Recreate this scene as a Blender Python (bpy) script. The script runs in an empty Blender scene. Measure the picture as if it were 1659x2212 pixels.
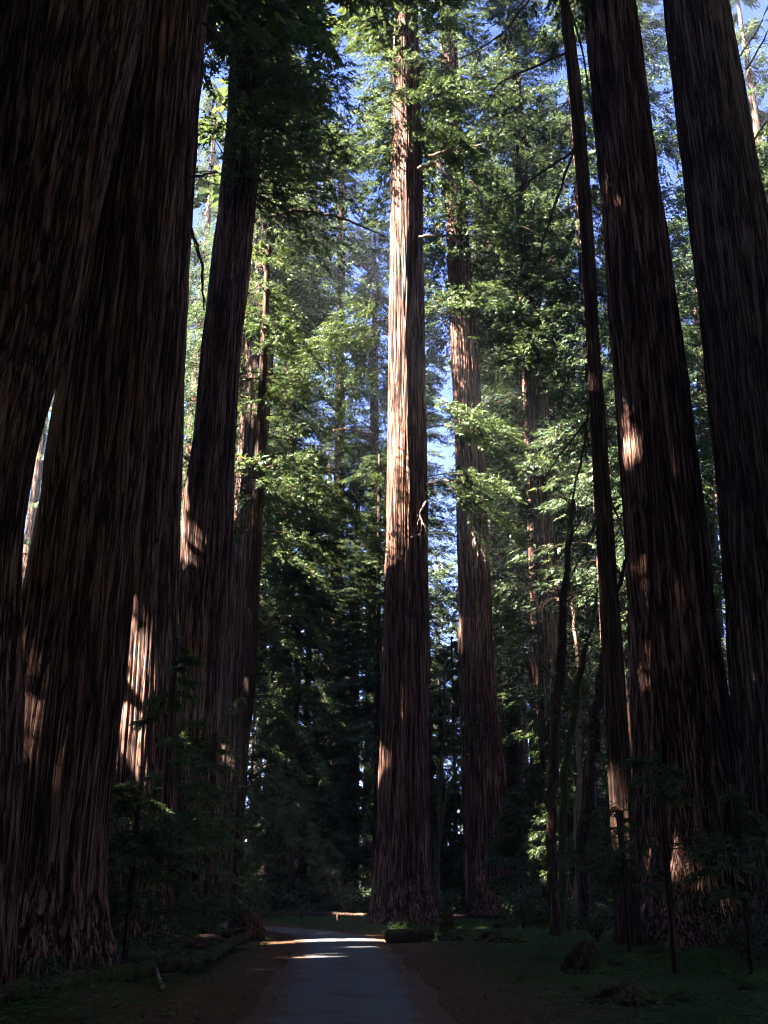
import bpy, math
import numpy as np

# ------------------------------------------------------------------ camera, sky, sun, exposure
scn = bpy.context.scene
FPX = 2236.0                     # focal length in pixels of a 1659 x 2212 picture
PITCH = math.radians(20.2)
CAMH = 1.7
cam_d = bpy.data.cameras.new('camera')
cam = bpy.data.objects.new('camera', cam_d)
scn.collection.objects.link(cam)
cam_d.sensor_fit = 'VERTICAL'
cam_d.sensor_height = 36.0
cam_d.lens = 36.0 * FPX / 2212.0
cam_d.clip_end = 4000
cam.location = (0, 0, CAMH)
cam.rotation_euler = (math.pi / 2 + PITCH, 0, 0)
scn.camera = cam

SUN_EL = math.radians(46)
SUN_AZ = math.radians(18)         # the sun stands to the left and a little behind the camera
S = np.array([-math.cos(SUN_AZ) * math.cos(SUN_EL), -math.sin(SUN_AZ) * math.cos(SUN_EL), math.sin(SUN_EL)])
w = bpy.data.worlds.new('World')
scn.world = w
w.use_nodes = True
sky = w.node_tree.nodes.new('ShaderNodeTexSky')
sky.sky_type = 'NISHITA'
sky.sun_disc = False
sky.altitude = 4000; sky.air_density = 0.55; sky.dust_density = 0.2; sky.ozone_density = 4.0
sky.sun_elevation = SUN_EL
sky.sun_rotation = math.atan2(S[0], S[1])
bgn = w.node_tree.nodes['Background']
bgn.inputs['Strength'].default_value = 0.05
tint = w.node_tree.nodes.new('ShaderNodeMixRGB')      # the film's cool rendering of blue sky
tint.blend_type = 'MULTIPLY'
tint.inputs[0].default_value = 1.0
tint.inputs[2].default_value = (0.72, 0.70, 1.0, 1)
w.node_tree.links.new(sky.outputs[0], tint.inputs[1])
w.node_tree.links.new(tint.outputs[0], bgn.inputs[0])
sun_d = bpy.data.lights.new('sun', 'SUN')
sun_d.energy = 5.0
sun_d.angle = math.radians(0.5)
sun_d.color = (1.0, 0.93, 0.82)
sun = bpy.data.objects.new('sun', sun_d)
scn.collection.objects.link(sun)
from mathutils import Vector
sun.rotation_euler = Vector((-S[0], -S[1], -S[2])).to_track_quat('-Z', 'Y').to_euler()
scn.view_settings.view_transform = 'Standard'
scn.view_settings.look = 'None'
scn.view_settings.exposure = 4.8
scn.view_settings.gamma = 1.0
scn.cycles.max_bounces = 6
scn.cycles.diffuse_bounces = 2
scn.cycles.glossy_bounces = 1
scn.cycles.transmission_bounces = 3
scn.cycles.volume_bounces = 0
scn.cycles.use_denoising = True
scn.cycles.filter_width = 1.1

rng = np.random.default_rng(7)
col = scn.collection

# ------------------------------------------------------------------ pixels to places
FW = np.array([0, math.cos(PITCH), math.sin(PITCH)])
UP = np.array([0, -math.sin(PITCH), math.cos(PITCH)])
CAM = np.array([0, 0, CAMH])
def ray(x, y):
    return np.array([1.0, 0, 0]) * ((x - 829.5) / FPX) + UP * ((1106 - y) / FPX) + FW
def P(x, y, Y):
    """point seen at pixel (x, y) in the vertical plane at distance Y"""
    d = ray(x, y)
    return CAM + d * (Y / d[1])
def mpp(x, y, Y):
    return Y / ray(x, y)[1] / FPX
def G(x, y, z=0.0):
    """point on the ground seen at pixel (x, y)"""
    d = ray(x, y)
    return CAM + d * ((z - CAMH) / d[2])

# ------------------------------------------------------------------ materials
def nodes(name):
    m = bpy.data.materials.new(name)
    m.use_nodes = True
    nt = m.node_tree
    for n in list(nt.nodes):
        nt.nodes.remove(n)
    out = nt.nodes.new('ShaderNodeOutputMaterial')
    return m, nt, out
def N(nt, t, **k):
    n = nt.nodes.new(t)
    for a, b in k.items():
        setattr(n, a, b)
    return n
def ramp(nt, stops):
    r = nt.nodes.new('ShaderNodeValToRGB')
    e = r.color_ramp.elements
    while len(e) > 1:
        e.remove(e[-1])
    e[0].position = stops[0][0]; e[0].color = (*stops[0][1], 1)
    for p, c in stops[1:]:
        x = e.new(p); x.color = (*c, 1)
    return r

def bark_mat(name, dark, mid, light, scale=1.0, moss=0.0):
    m, nt, out = nodes(name)
    L = nt.links.new
    tc = N(nt, 'ShaderNodeTexCoord')
    mp = N(nt, 'ShaderNodeMapping'); mp.inputs['Scale'].default_value = (scale, scale, scale * 0.03)
    L(tc.outputs['Object'], mp.inputs[0])
    n1 = N(nt, 'ShaderNodeTexNoise'); n1.inputs['Scale'].default_value = 5.5; n1.inputs['Detail'].default_value = 5; n1.inputs['Roughness'].default_value = 0.62
    L(mp.outputs[0], n1.inputs['Vector'])
    mp2 = N(nt, 'ShaderNodeMapping'); mp2.inputs['Scale'].default_value = (scale, scale, scale * 0.035)
    L(tc.outputs['Object'], mp2.inputs[0])
    n2 = N(nt, 'ShaderNodeTexNoise'); n2.inputs['Scale'].default_value = 16; n2.inputs['Detail'].default_value = 4
    L(mp2.outputs[0], n2.inputs['Vector'])
    n3 = N(nt, 'ShaderNodeTexNoise'); n3.inputs['Scale'].default_value = 0.55; n3.inputs['Detail'].default_value = 3
    L(tc.outputs['Object'], n3.inputs['Vector'])
    n1.inputs['Distortion'].default_value = 0.35
    rid = N(nt, 'ShaderNodeMath', operation='SUBTRACT'); rid.inputs[1].default_value = 0.5
    L(n1.outputs[0], rid.inputs[0])
    ab = N(nt, 'ShaderNodeMath', operation='ABSOLUTE'); L(rid.outputs[0], ab.inputs[0])
    mr = N(nt, 'ShaderNodeMapRange', interpolation_type='SMOOTHSTEP'); mr.inputs['From Min'].default_value = 0.005; mr.inputs['From Max'].default_value = 0.085
    L(ab.outputs[0], mr.inputs['Value'])
    r2 = ramp(nt, [(0.36, mid), (0.86, light)])
    L(n2.outputs[0], r2.inputs[0])
    r1 = N(nt, 'ShaderNodeMixRGB'); r1.inputs[1].default_value = (*dark, 1)
    L(mr.outputs[0], r1.inputs[0]); L(r2.outputs[0], r1.inputs[2])
    mixv = N(nt, 'ShaderNodeMath', operation='MULTIPLY_ADD'); mixv.inputs[1].default_value = 0.45
    L(n2.outputs[0], mixv.inputs[0]); L(mr.outputs[0], mixv.inputs[2])
    colr = r1.outputs[0]
    # large soft patches of redder or greyer bark
    mx = N(nt, 'ShaderNodeMixRGB', blend_type='MULTIPLY'); 
    r3 = ramp(nt, [(0.35, (0.8, 0.74, 0.72)), (0.65, (1.15, 1.05, 1.0))])
    L(n3.outputs[0], r3.inputs[0]); mx.inputs[0].default_value = 1.0
    L(colr, mx.inputs[1]); L(r3.outputs[0], mx.inputs[2]); colr = mx.outputs[0]
    if moss:
        n4 = N(nt, 'ShaderNodeTexNoise'); n4.inputs['Scale'].default_value = 2.2; n4.inputs['Detail'].default_value = 6
        L(tc.outputs['Object'], n4.inputs['Vector'])
        rm = ramp(nt, [(0.62 - 0.3 * moss, (0, 0, 0)), (0.72 - 0.3 * moss, (1, 1, 1))])
        L(n4.outputs[0], rm.inputs[0])
        mm = N(nt, 'ShaderNodeMixRGB'); mm.inputs[2].default_value = (0.05, 0.065, 0.016, 1)
        L(rm.outputs[0], mm.inputs[0]); L(colr, mm.inputs[1]); colr = mm.outputs[0]
    b = N(nt, 'ShaderNodeBsdfPrincipled')
    b.inputs['Roughness'].default_value = 0.95
    b.inputs['Specular IOR Level'].default_value = 0.12
    L(colr, b.inputs['Base Color'])
    bp = N(nt, 'ShaderNodeBump'); bp.inputs['Strength'].default_value = 0.9; bp.inputs['Distance'].default_value = 0.05 / scale
    L(mixv.outputs[0], bp.inputs['Height']); L(bp.outputs[0], b.inputs['Normal'])
    L(b.outputs[0], out.inputs[0])
    return m

def leaf_mat(name, c0, c1, trans=0.35):
    m, nt, out = nodes(name)
    L = nt.links.new
    at = N(nt, 'ShaderNodeAttribute', attribute_name='tone')
    r = ramp(nt, [(0.0, c0), (0.8, c1), (1.0, (c1[0] * 1.5, c1[1] * 1.12, c1[2] * 0.8))])
    L(at.outputs['Fac'], r.inputs[0])
    d = N(nt, 'ShaderNodeBsdfDiffuse'); t = N(nt, 'ShaderNodeBsdfTranslucent')
    L(r.outputs[0], d.inputs[0])
    hs = N(nt, 'ShaderNodeHueSaturation'); hs.inputs['Hue'].default_value = 0.48; hs.inputs['Saturation'].default_value = 1.15; hs.inputs['Value'].default_value = 1.2
    L(r.outputs[0], hs.inputs['Color']); L(hs.outputs[0], t.inputs[0])
    mx = N(nt, 'ShaderNodeMixShader'); mx.inputs[0].default_value = trans
    L(d.outputs[0], mx.inputs[1]); L(t.outputs[0], mx.inputs[2])
    gl = N(nt, 'ShaderNodeBsdfGlossy'); gl.inputs['Roughness'].default_value = 0.45; gl.inputs[0].default_value = (0.8, 0.85, 0.8, 1)
    m2 = N(nt, 'ShaderNodeMixShader'); m2.inputs[0].default_value = 0.025
    L(mx.outputs[0], m2.inputs[1]); L(gl.outputs[0], m2.inputs[2])
    L(m2.outputs[0], out.inputs[0])
    return m

BARK = bark_mat('redwood_bark', (0.012, 0.005, 0.0035), (0.066, 0.025, 0.016), (0.43, 0.275, 0.22))
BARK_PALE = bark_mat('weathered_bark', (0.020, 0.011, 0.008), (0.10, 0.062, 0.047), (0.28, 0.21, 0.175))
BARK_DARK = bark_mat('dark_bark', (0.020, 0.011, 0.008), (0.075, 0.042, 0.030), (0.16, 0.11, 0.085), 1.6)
BARK_MOSS = bark_mat('mossy_bark', (0.03, 0.02, 0.012), (0.08, 0.055, 0.035), (0.16, 0.12, 0.08), 1.6, moss=0.75)
DEADWOOD = bark_mat('dead_wood', (0.16, 0.11, 0.085), (0.30, 0.22, 0.17), (0.45, 0.36, 0.29), 2.0)
TWIG = bark_mat('twig_bark', (0.035, 0.02, 0.013), (0.09, 0.058, 0.04), (0.17, 0.12, 0.09), 2.0)
LEAF = leaf_mat('redwood_needles', (0.022, 0.042, 0.015), (0.078, 0.108, 0.036))
LEAF_FAR = leaf_mat('far_needles', (0.026, 0.046, 0.020), (0.070, 0.098, 0.044))
LEAF_SHRUB = leaf_mat('shrub_leaves', (0.04, 0.06, 0.028), (0.10, 0.13, 0.065), 0.25)
LEAF_SORREL = leaf_mat('sorrel_leaves', (0.025, 0.055, 0.014), (0.06, 0.12, 0.028), 0.3)

# ------------------------------------------------------------------ meshes and things
def mesh_np(name, v, tris, mats, mi=None, tone=None, smooth=False, quads=None):
    me = bpy.data.meshes.new(name)
    v = np.asarray(v, dtype=np.float32)
    tris = np.zeros((0, 3), np.int32) if tris is None else np.asarray(tris, np.int32)
    quads = np.zeros((0, 4), np.int32) if quads is None else np.asarray(quads, np.int32)
    nt_, nq = len(tris), len(quads)
    me.vertices.add(len(v)); me.vertices.foreach_set('co', v.ravel())
    me.loops.add(nt_ * 3 + nq * 4)
    me.loops.foreach_set('vertex_index', np.concatenate([tris.ravel(), quads.ravel()]).astype(np.int32))
    me.polygons.add(nt_ + nq)
    tot = np.concatenate([np.full(nt_, 3), np.full(nq, 4)]).astype(np.int32)
    st = np.concatenate([[0], np.cumsum(tot)[:-1]]).astype(np.int32)
    me.polygons.foreach_set('loop_start', st)
    me.polygons.foreach_set('loop_total', tot)
    for m in mats:
        me.materials.append(m)
    if mi is not None:
        me.polygons.foreach_set('material_index', np.asarray(mi, np.int32))
    me.polygons.foreach_set('use_smooth', np.full(nt_ + nq, smooth))
    if tone is not None:
        a = me.attributes.new('tone', 'FLOAT', 'FACE')
        a.data.foreach_set('value', np.asarray(tone, np.float32))
    me.update(calc_edges=True)
    return me

def obj(name, me, parent=None, loc=None):
    o = bpy.data.objects.new(name, me)
    col.objects.link(o)
    if parent is not None:
        o.parent = parent
    if loc is not None:
        o.location = loc
    return o
def tag(o, label, cat, group=None, kind=None):
    o['label'] = label
    if cat: o['category'] = cat
    if group: o['group'] = group
    if kind: o['kind'] = kind
    return o
def thing(name, label, cat, loc, group=None):
    o = bpy.data.objects.new(name, None)
    o.empty_display_size = 0.5
    col.objects.link(o)
    o.location = [float(c) for c in loc]
    return tag(o, label, cat, group)

# smooth periodic value noise on (turn, height)
def vnoise(rg, u, z, nu, dz, zmax):
    nz = int(zmax / dz) + 3
    g = rg.random((nu, nz))
    a = u * nu; b = np.clip(z / dz + 1, 0, nz - 2.001)
    i = np.floor(a).astype(int); j = np.floor(b).astype(int)
    fa = a - i; fb = b - j
    fa = fa * fa * (3 - 2 * fa); fb = fb * fb * (3 - 2 * fb)
    i0 = i % nu; i1 = (i + 1) % nu
    return (g[i0, j] * (1 - fa) + g[i1, j] * fa) * (1 - fb) + (g[i0, j + 1] * (1 - fa) + g[i1, j + 1] * fa) * fb

class Axis:
    """a trunk's centre line and radius by height, read from the outline in the photograph"""
    def __init__(self, prof, Y, H, flare=0.35, rtop=0.12, top_lean=None):
        ys = sorted(prof, key=lambda p: -p[0])
        c, r = [], []
        for (y, xl, xr) in ys:
            p = P((xl + xr) / 2, y, Y)
            c.append(p); r.append((xr - xl) / 2 * mpp((xl + xr) / 2, y, Y))
        c = np.array(c); r = np.array(r)
        z = c[:, 2]
        keep = z > 0.9
        c, r, z = c[keep], r[keep], z[keep]
        zz = np.arange(-0.6, H + 0.01, 0.25)
        x = np.interp(zz, z, c[:, 0]); rr = np.interp(zz, z, r)
        n = min(3, len(z) - 1)
        sx = (c[-1, 0] - c[-1 - n, 0]) / max(z[-1] - z[-1 - n], 1e-3)
        if top_lean is not None: sx = top_lean
        up = zz > z[-1]
        x[up] = c[-1, 0] + sx * (zz[up] - z[-1])
        rr[up] = r[-1] + (rtop - r[-1]) * ((zz[up] - z[-1]) / max(H - z[-1], 1e-3))
        lo = zz < z[0]
        s0 = (c[1, 0] - c[0, 0]) / (z[1] - z[0]) if len(z) > 1 else 0
        x[lo] = c[0, 0] + 0.5 * s0 * (zz[lo] - z[0])
        k = np.ones(13) / 13
        x = np.convolve(np.pad(x, 6, 'edge'), k, 'valid')
        rr = np.convolve(np.pad(rr, 6, 'edge'), k, 'valid')
        rr *= 1 + flare * np.exp(-np.maximum(zz, 0) / 1.3)
        self.z, self.x, self.r, self.Y, self.H = zz, x, rr, Y, H
        self.base = np.array([float(np.interp(0, zz, x)), Y, 0.0])
    def at(self, z):
        z = np.asarray(z, float)
        return np.stack([np.interp(z, self.z, self.x), np.full(z.shape, float(self.Y)), z], -1)
    def rad(self, z):
        return np.interp(z, self.z, self.r)

class StraightAxis(Axis):
    def __init__(self, x, y, H, r0, lean=0.0, flare=0.4):
        zz = np.arange(-0.6, H + 0.01, 0.25)
        self.z = zz; self.x = x + lean * zz; self.Y = y; self.H = H
        self.r = (r0 + (0.12 - r0) * np.clip(zz / H, 0, 1) ** 1.15) * (1 + flare * np.exp(-np.maximum(zz, 0) / 1.3))
        self.base = np.array([x, y, 0.0])

def trunk_mesh(name, ax, mat, nu=96, dz=0.4, zfine=None, depth=0.07, seed=1, ridges=None, lump=1.1, lobe=0.0):
    rg = np.random.default_rng(seed)
    zf = ax.H if zfine is None else min(zfine, ax.H)
    zs = np.concatenate([np.arange(-0.5, zf, dz), np.arange(zf, ax.H, 2.0), [ax.H]])
    u = np.arange(nu) / nu
    U, Z = np.meshgrid(u, zs)
    c = ax.at(zs); r = ax.rad(zs)
    rm = float(ax.rad(4.0))
    nr = ridges or max(8, int(2 * math.pi * rm / 0.34))
    zm = ax.H + 4
    warp = (vnoise(rg, U, Z + 1, 4, 14.0, zm) - 0.5) * 0.05 + (vnoise(rg, U, Z + 1, 12, 4.0, zm) - 0.5) * 0.016
    a = vnoise(rg, U + warp, Z + 1, nr, 9.0, zm)
    b = vnoise(rg, U + warp, Z + 1, nr * 2, 5.0, zm)
    c2 = vnoise(rg, U + warp, Z + 1, nr * 4, 2.2, zm)
    big = vnoise(rg, U + warp * 0.5, Z + 1, max(5, nr // 3), 20.0, zm) - 0.5
    fur = np.minimum(np.abs(a - 0.5) * 5, 1) * np.minimum(0.35 + np.abs(b - 0.5) * 4, 1)   # narrow furrows between plates
    disp = depth * (fur - 0.7) + 0.5 * depth * (b - 0.5) + 0.6 * depth * (c2 - 0.5) + lump * depth * big
    but = (vnoise(rg, U, Z * 0 + 1, 9, 50.0, zm) - 0.5) * 0.55 * np.exp(-np.maximum(Z, 0) / 1.8)
    R = r[:, None] * (1 + but) + disp * np.clip(r[:, None] / (0.6 * rm + 1e-6), 0.2, 1)
    if lobe:      # a broad flute: the trunk's left half stands proud of its right half
        d = U - 0.762 + 0.012 * np.sin(Z * 0.21) + 0.006 * np.sin(Z * 0.9)
        R = R + lobe * np.where(d < 0, np.exp(d / 0.10), -0.8 * np.exp(-d / 0.09) * np.minimum(d / 0.012, 1)) * np.where(d < 0, np.clip(-d / 0.006, 0, 1), 1)
    th = U * 2 * math.pi
    v = np.stack([c[:, None, 0] + R * np.cos(th), c[:, None, 1] + R * np.sin(th), Z], -1) - ax.base
    n, k = len(zs), nu
    i = np.arange(n - 1)[:, None] * k; j = np.arange(k)[None]; j2 = (j + 1) % k
    q = np.stack([i + j, i + j2, i + k + j2, i + k + j], -1).reshape(-1, 4)
    return mesh_np(name, v.reshape(-1, 3), None, [mat], smooth=True, quads=q)

def tube(points, radii, sides=6):
    """vertices and quads of a tapering tube along points"""
    p = np.asarray(points, float); r = np.asarray(radii, float)
    t = np.gradient(p, axis=0); t /= np.linalg.norm(t, axis=1)[:, None] + 1e-9
    ref = np.where(np.abs(t[:, 2:3]) > 0.9, np.array([[1.0, 0, 0]]), np.array([[0, 0, 1.0]]))
    a = np.cross(t, ref); a /= np.linalg.norm(a, axis=1)[:, None] + 1e-9
    b = np.cross(t, a)
    th = np.arange(sides) / sides * 2 * math.pi
    v = p[:, None] + r[:, None, None] * (a[:, None] * np.cos(th)[None, :, None] + b[:, None] * np.sin(th)[None, :, None])
    n = len(p)
    i = np.arange(n - 1)[:, None] * sides; j = np.arange(sides)[None]; j2 = (j + 1) % sides
    q = np.stack([i + j, i + j2, i + sides + j2, i + sides + j], -1).reshape(-1, 4)
    return v.reshape(-1, 3), q

# sun shafts: gaps carved in the foliage to let sun reach chosen places
SHAFTS = []
def shaft(p, r):
    SHAFTS.append((np.asarray(p, float), r))
def lit_mask(pos, pad=0.0, cmin=14.0):
    """True where a spray at pos does not stand in one of the carved gaps"""
    keep = np.ones(len(pos), bool)
    for t, r in SHAFTS:
        d = pos - t
        al = d @ S
        off = np.linalg.norm(d - al[:, None] * S, axis=1)
        keep &= ~((al > cmin) & (off < r + pad))
    return keep

# one flat redwood spray, x along the twig
def spray_template(m=4, wdt=0.085, curl=0.05, l0=0.36):
    tv = []
    for i in range(m):
        f = i / m
        for s in (-1, 1):
            b = np.array([f * 0.8, 0, 0]); l = l0 * (1 - 0.45 * f)
            tip = b + np.array([l * 0.75, s * l * 0.85, -curl * (1 + i % 2)])
            n = np.array([-s * 0.75, 0.7, 0]) * wdt
            q = b + (tip - b) * 0.3
            tv += [b * 0.7 + q * 0.3 + n, tip, b * 0.7 + q * 0.3 - n] if s > 0 else [b * 0.7 + q * 0.3 - n, tip, b * 0.7 + q * 0.3 + n]
    tv += [np.array([0.62, wdt, 0]), np.array([1.1, 0, -curl]), np.array([0.62, -wdt, 0])]
    tv = np.array(tv)
    return tv, np.arange(len(tv)).reshape(-1, 3)
SPRAY = spray_template(8, 0.032, 0.06, 0.21)
SPRAY_MID = spray_template(5, 0.048, 0.06, 0.22)
SPRAY_BIG = spray_template(2, 0.21)
SPRAY_HALF = spray_template(4, 0.11, 0.06, 0.30)
SPRAY_FINE = spray_template(7, 0.034, 0.05, 0.25)

def place_sprays(tmpl, pos, direc, norm, size, rg):
    tv, tq = tmpl
    x = direc / (np.linalg.norm(direc, axis=1)[:, None] + 1e-9)
    y = np.cross(norm, x); y /= np.linalg.norm(y, axis=1)[:, None] + 1e-9
    z = np.cross(x, y)
    M = np.stack([x, y, z], 1) * size[:, None, None]            # n,3(axis),3(world)
    v = np.einsum('kc,ncw->nkw', tv, M)
    v += rg.normal(0, 0.035, v.shape) * size[:, None, None]
    v += pos[:, None]
    n, k = len(pos), len(tv)
    q = (tq[None] + (np.arange(n) * k)[:, None, None]).reshape(-1, 3)
    return v.reshape(-1, 3), q, np.repeat(np.clip(rg.normal(0.45, 0.22, n), 0, 1), len(tq))

class Foliage:
    """collects limbs and sprays, then becomes one crown mesh"""
    def __init__(self, seed, tmpl=SPRAY, leaf=LEAF, carve=True, cmin=14.0):
        self.rg = np.random.default_rng(seed); self.tmpl = tmpl; self.leaf = leaf
        self.v = []; self.q = []; self.t3 = []; self.tt = []; self.n = 0; self.carve = carve; self.cmin = cmin; self.light = False
    def limb(self, pts, r, sides=5):
        v, q = tube(pts, r, sides)
        self.v.append(v); self.q.append(q + self.n); self.n += len(v)
    def sprays(self, pos, direc, norm, size):
        if self.carve and SHAFTS:
            k = lit_mask(pos, 0.45 * size, self.cmin)
            pos, direc, norm, size = pos[k], direc[k], norm[k], size[k]
        if getattr(self, 'log', None) is not None: self.log.append(pos)
        if len(pos):
            v, q, t = place_sprays(self.tmpl, pos, direc, norm, size, self.rg)
            self.v.append(v); self.t3.append(q + self.n); self.n += len(v); self.tt.append(t)
    def bough(self, o, az, L, ns, size, rise=0.12, droop=0.32, width=0.36, r0=0.05, bare=0.22, hang=0.25):
        rg = self.rg
        rad = np.array([math.cos(az), math.sin(az), 0]); tan = np.array([-rad[1], rad[0], 0])
        tt = np.linspace(0, 1, 6)
        bend = rg.normal(0, 0.10) * L
        wob = rg.normal(0, 0.02, 6) * L
        def path(t):
            return o + rad * (t * L)[:, None] + tan * (bend * t * t)[:, None] + np.array([0, 0, 1]) * ((rise * t - droop * t * t) * L)[:, None]
        lp = path(tt); lp[:, 2] += wob * tt
        if len(self.tmpl[0]) < 24: self.limb(lp[::2], np.linspace(r0, r0 * 0.25, 3), 3)
        else: self.limb(lp, np.linspace(r0, r0 * 0.15, 6), 4)
        t = bare + (1.03 - bare) * rg.random(ns) ** 0.8
        sgn = rg.choice([-1, 1], ns)
        s = sgn * rg.random(ns) ** 0.8 * width * L * (1.1 - 0.75 * t) * np.minimum(1, (t - bare) * 4 + 0.2)
        pos = path(t) + tan * s[:, None]
        pos[:, 2] += -hang * np.abs(s) + rg.normal(0, 0.035, ns) * L
        direc = rad * (0.55 + 0.4 * rg.random(ns))[:, None] + tan * (sgn * (0.35 + 0.6 * rg.random(ns)))[:, None]
        direc[:, 2] += -0.38 + rg.normal(0, 0.32, ns)
        norm = rg.normal(0, 0.45, (ns, 3)); norm[:, 2] += 1
        self.sprays(pos, direc, norm, size * rg.uniform(0.5, 1.3, ns))
    def bough_to(self, a, b, ns, size, rise=0.15, **k):
        d = np.asarray(b) - np.asarray(a)
        L = math.hypot(d[0], d[1])
        self.bough(np.asarray(a), math.atan2(d[1], d[0]), L, ns, size, rise, rise - d[2] / L, **k)
    def crown(self, ax, z0, z1, L0, L1, nb, ns, size, azr=None, r0=0.06, rise=0.12, droop=0.32, shape=1.0, tmpl=None):
        rg = self.rg; old = self.tmpl; self.tmpl = tmpl or old
        for i in range(nb):
            f = rg.random()
            z = z0 + (z1 - z0) * f
            az = rg.uniform(0, 2 * math.pi) if azr is None else rg.uniform(*azr)
            L = (L0 + (L1 - L0) * f ** shape) * rg.uniform(0.55, 1.2)
            o = ax.at(z)
            self.bough(o, az, L, int(ns * (1.25 if self.tmpl is SPRAY else 1.0) * rg.uniform(0.7, 1.3)), size, rise + rg.normal(0, 0.1), droop + rg.normal(0, 0.08), r0=r0)
        self.tmpl = old
    def mesh(self, name, base, wood=TWIG):
        v = np.concatenate(self.v) - np.asarray(base)
        tr = np.concatenate(self.t3); q = np.concatenate(self.q) if self.q else np.zeros((0, 4), int)
        mi = np.concatenate([np.zeros(len(tr)), np.ones(len(q))]); tone = np.concatenate(self.tt + [np.full(len(q), 0.5)])
        return mesh_np(name, v, tr, [self.leaf, wood], mi, tone, False, q)

def limb_from_pixels(name, parent, pts, Y, mat, sides=6, twigs=0, seed=0, dY=0.0, twig_len=1.0):
    """a bare limb through pixels (x, y, half width in px); twigs fork off it"""
    rg = np.random.default_rng(seed + 1000)
    n = len(pts)
    Ys = Y + dY * np.linspace(0, 1, n)
    p = np.array([P(a[0], a[1], yy) for a, yy in zip(pts, Ys)])
    r = np.array([max(a[2] * mpp(a[0], a[1], yy), 0.006) for a, yy in zip(pts, Ys)])
    f = np.linspace(0, n - 1, n * 4)
    pp = np.stack([np.interp(f, np.arange(n), p[:, k]) for k in range(3)], 1)
    kk = np.array([0.25, 0.5, 0.25])
    for k in range(3):
        pp[1:-1, k] = np.convolve(pp[:, k], kk, 'valid')
    rr = np.interp(f, np.arange(n), r)
    pp[1:-1] += rg.normal(0, 0.35, (len(pp) - 2, 3)) * rr[1:-1, None]
    V, Q = tube(pp, rr, sides)
    vs, qs, cnt = [V], [Q], len(V)
    for i in range(twigs):
        k = rg.integers(1, len(pp) - 1)
        d = pp[min(k + 1, len(pp) - 1)] - pp[k - 1]; d /= np.linalg.norm(d) + 1e-9
        d = d + rg.normal(0, 0.55, 3); d[2] -= 0.25; d /= np.linalg.norm(d)
        L = twig_len * rg.uniform(0.5, 1.4)
        tt = np.linspace(0, 1, 5)[:, None]
        tp = pp[k] + d * tt * L + rg.normal(0, 0.06, (5, 3)) * L * tt + np.array([0, 0, -0.25]) * L * tt ** 2
        tr = np.linspace(max(rr[k] * 0.5, 0.012), 0.008, 5)
        v, q = tube(tp, tr, 4)
        vs.append(v); qs.append(q + cnt); cnt += len(v)
        for _ in range(2):
            a = rg.integers(1, 4); d2 = d + rg.normal(0, 0.6, 3); d2 /= np.linalg.norm(d2)
            tp2 = tp[a] + d2 * np.linspace(0, 1, 4)[:, None] * L * 0.5
            v, q = tube(tp2, np.linspace(0.012, 0.006, 4), 3)
            vs.append(v); qs.append(q + cnt); cnt += len(v)
    base = np.array(parent.location)
    me = mesh_np(name, np.concatenate(vs) - base, None, [mat], smooth=True, quads=np.concatenate(qs))
    return obj(name, me, parent)

# gaps carved in the crowns to put sun on chosen things below
def add_shafts():
    for y, r in ((420, 2.6), (520, 2.8), (620, 2.8), (720, 3.0), (820, 3.0), (920, 3.0), (1010, 2.6), (1100, 2.2), (1170, 1.6)):
        shaft(P(860, y, 63), r)                         # the tall trunk at the bend
    shaft(P(828, 1560, 62), 0.05); shaft(P(824, 1640, 62), 0.1); shaft(P(870, 1590, 62), -0.1)
    for x, y, Y, r in ((760, 760, 66, 3.4), (690, 800, 66, 2.4), (1000, 930, 60, 3.2), (1060, 950, 60, 2.5), (1060, 1080, 61, 2.6), (960, 1060, 60, 2.0), (1010, 1180, 60, 1.3),
                       (620, 1090, 56, 1.5), (700, 1110, 55.5, 1.8), (760, 1150, 55.5, 1.4), (720, 1260, 55.5, 1.0), (650, 1450, 56, 0.3), (680, 1690, 56, 0.2), (760, 1640, 88, 1.6), (600, 1600, 86, 1.2), (690, 1500, 88, 1.4),
                       (1395, 1180, 37, 0.05), (1405, 1255, 37, 0.15), (1385, 1400, 37, 0.0), (1300, 400, 37, 0.0), (1345, 900, 37, 0.0),
                       (1400, 1825, 36.3, 0.42),
                       (300, 1290, 41, 0.6), (295, 1360, 41, 0.7), (285, 1490, 41, 0.35), (50, 1480, 26, 0.35),
                       (545, 560, 74, 0.8), (536, 900, 74, 0.2), (512, 1150, 74, 0.2), (482, 1500, 74, 0.1), (476, 1600, 74, 0.1),
                       (1180, 1270, 77, 0.9), (1230, 1300, 50, 1.0), (1250, 1460, 48, 0.6), (1130, 1920, 55, 0.8), (1095, 1965, 55, 0.6),
                       (1155, 930, 80, 1.0), (1150, 650, 80, 1.6), (1180, 1560, 80, 0.6)):
        shaft(P(x, y, Y), r)
    for x in range(640, 920, 35):
        shaft(G(x, 2033), 0.75)
    shaft(G(860, 2018), 0.6); shaft(G(900, 2014), 0.5); shaft(G(700, 2018), 0.15); shaft(G(1120, 1995), 0.5)
    for x in (650, 700, 750): shaft(G(x, 2068), 0.15)
add_shafts()

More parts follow.
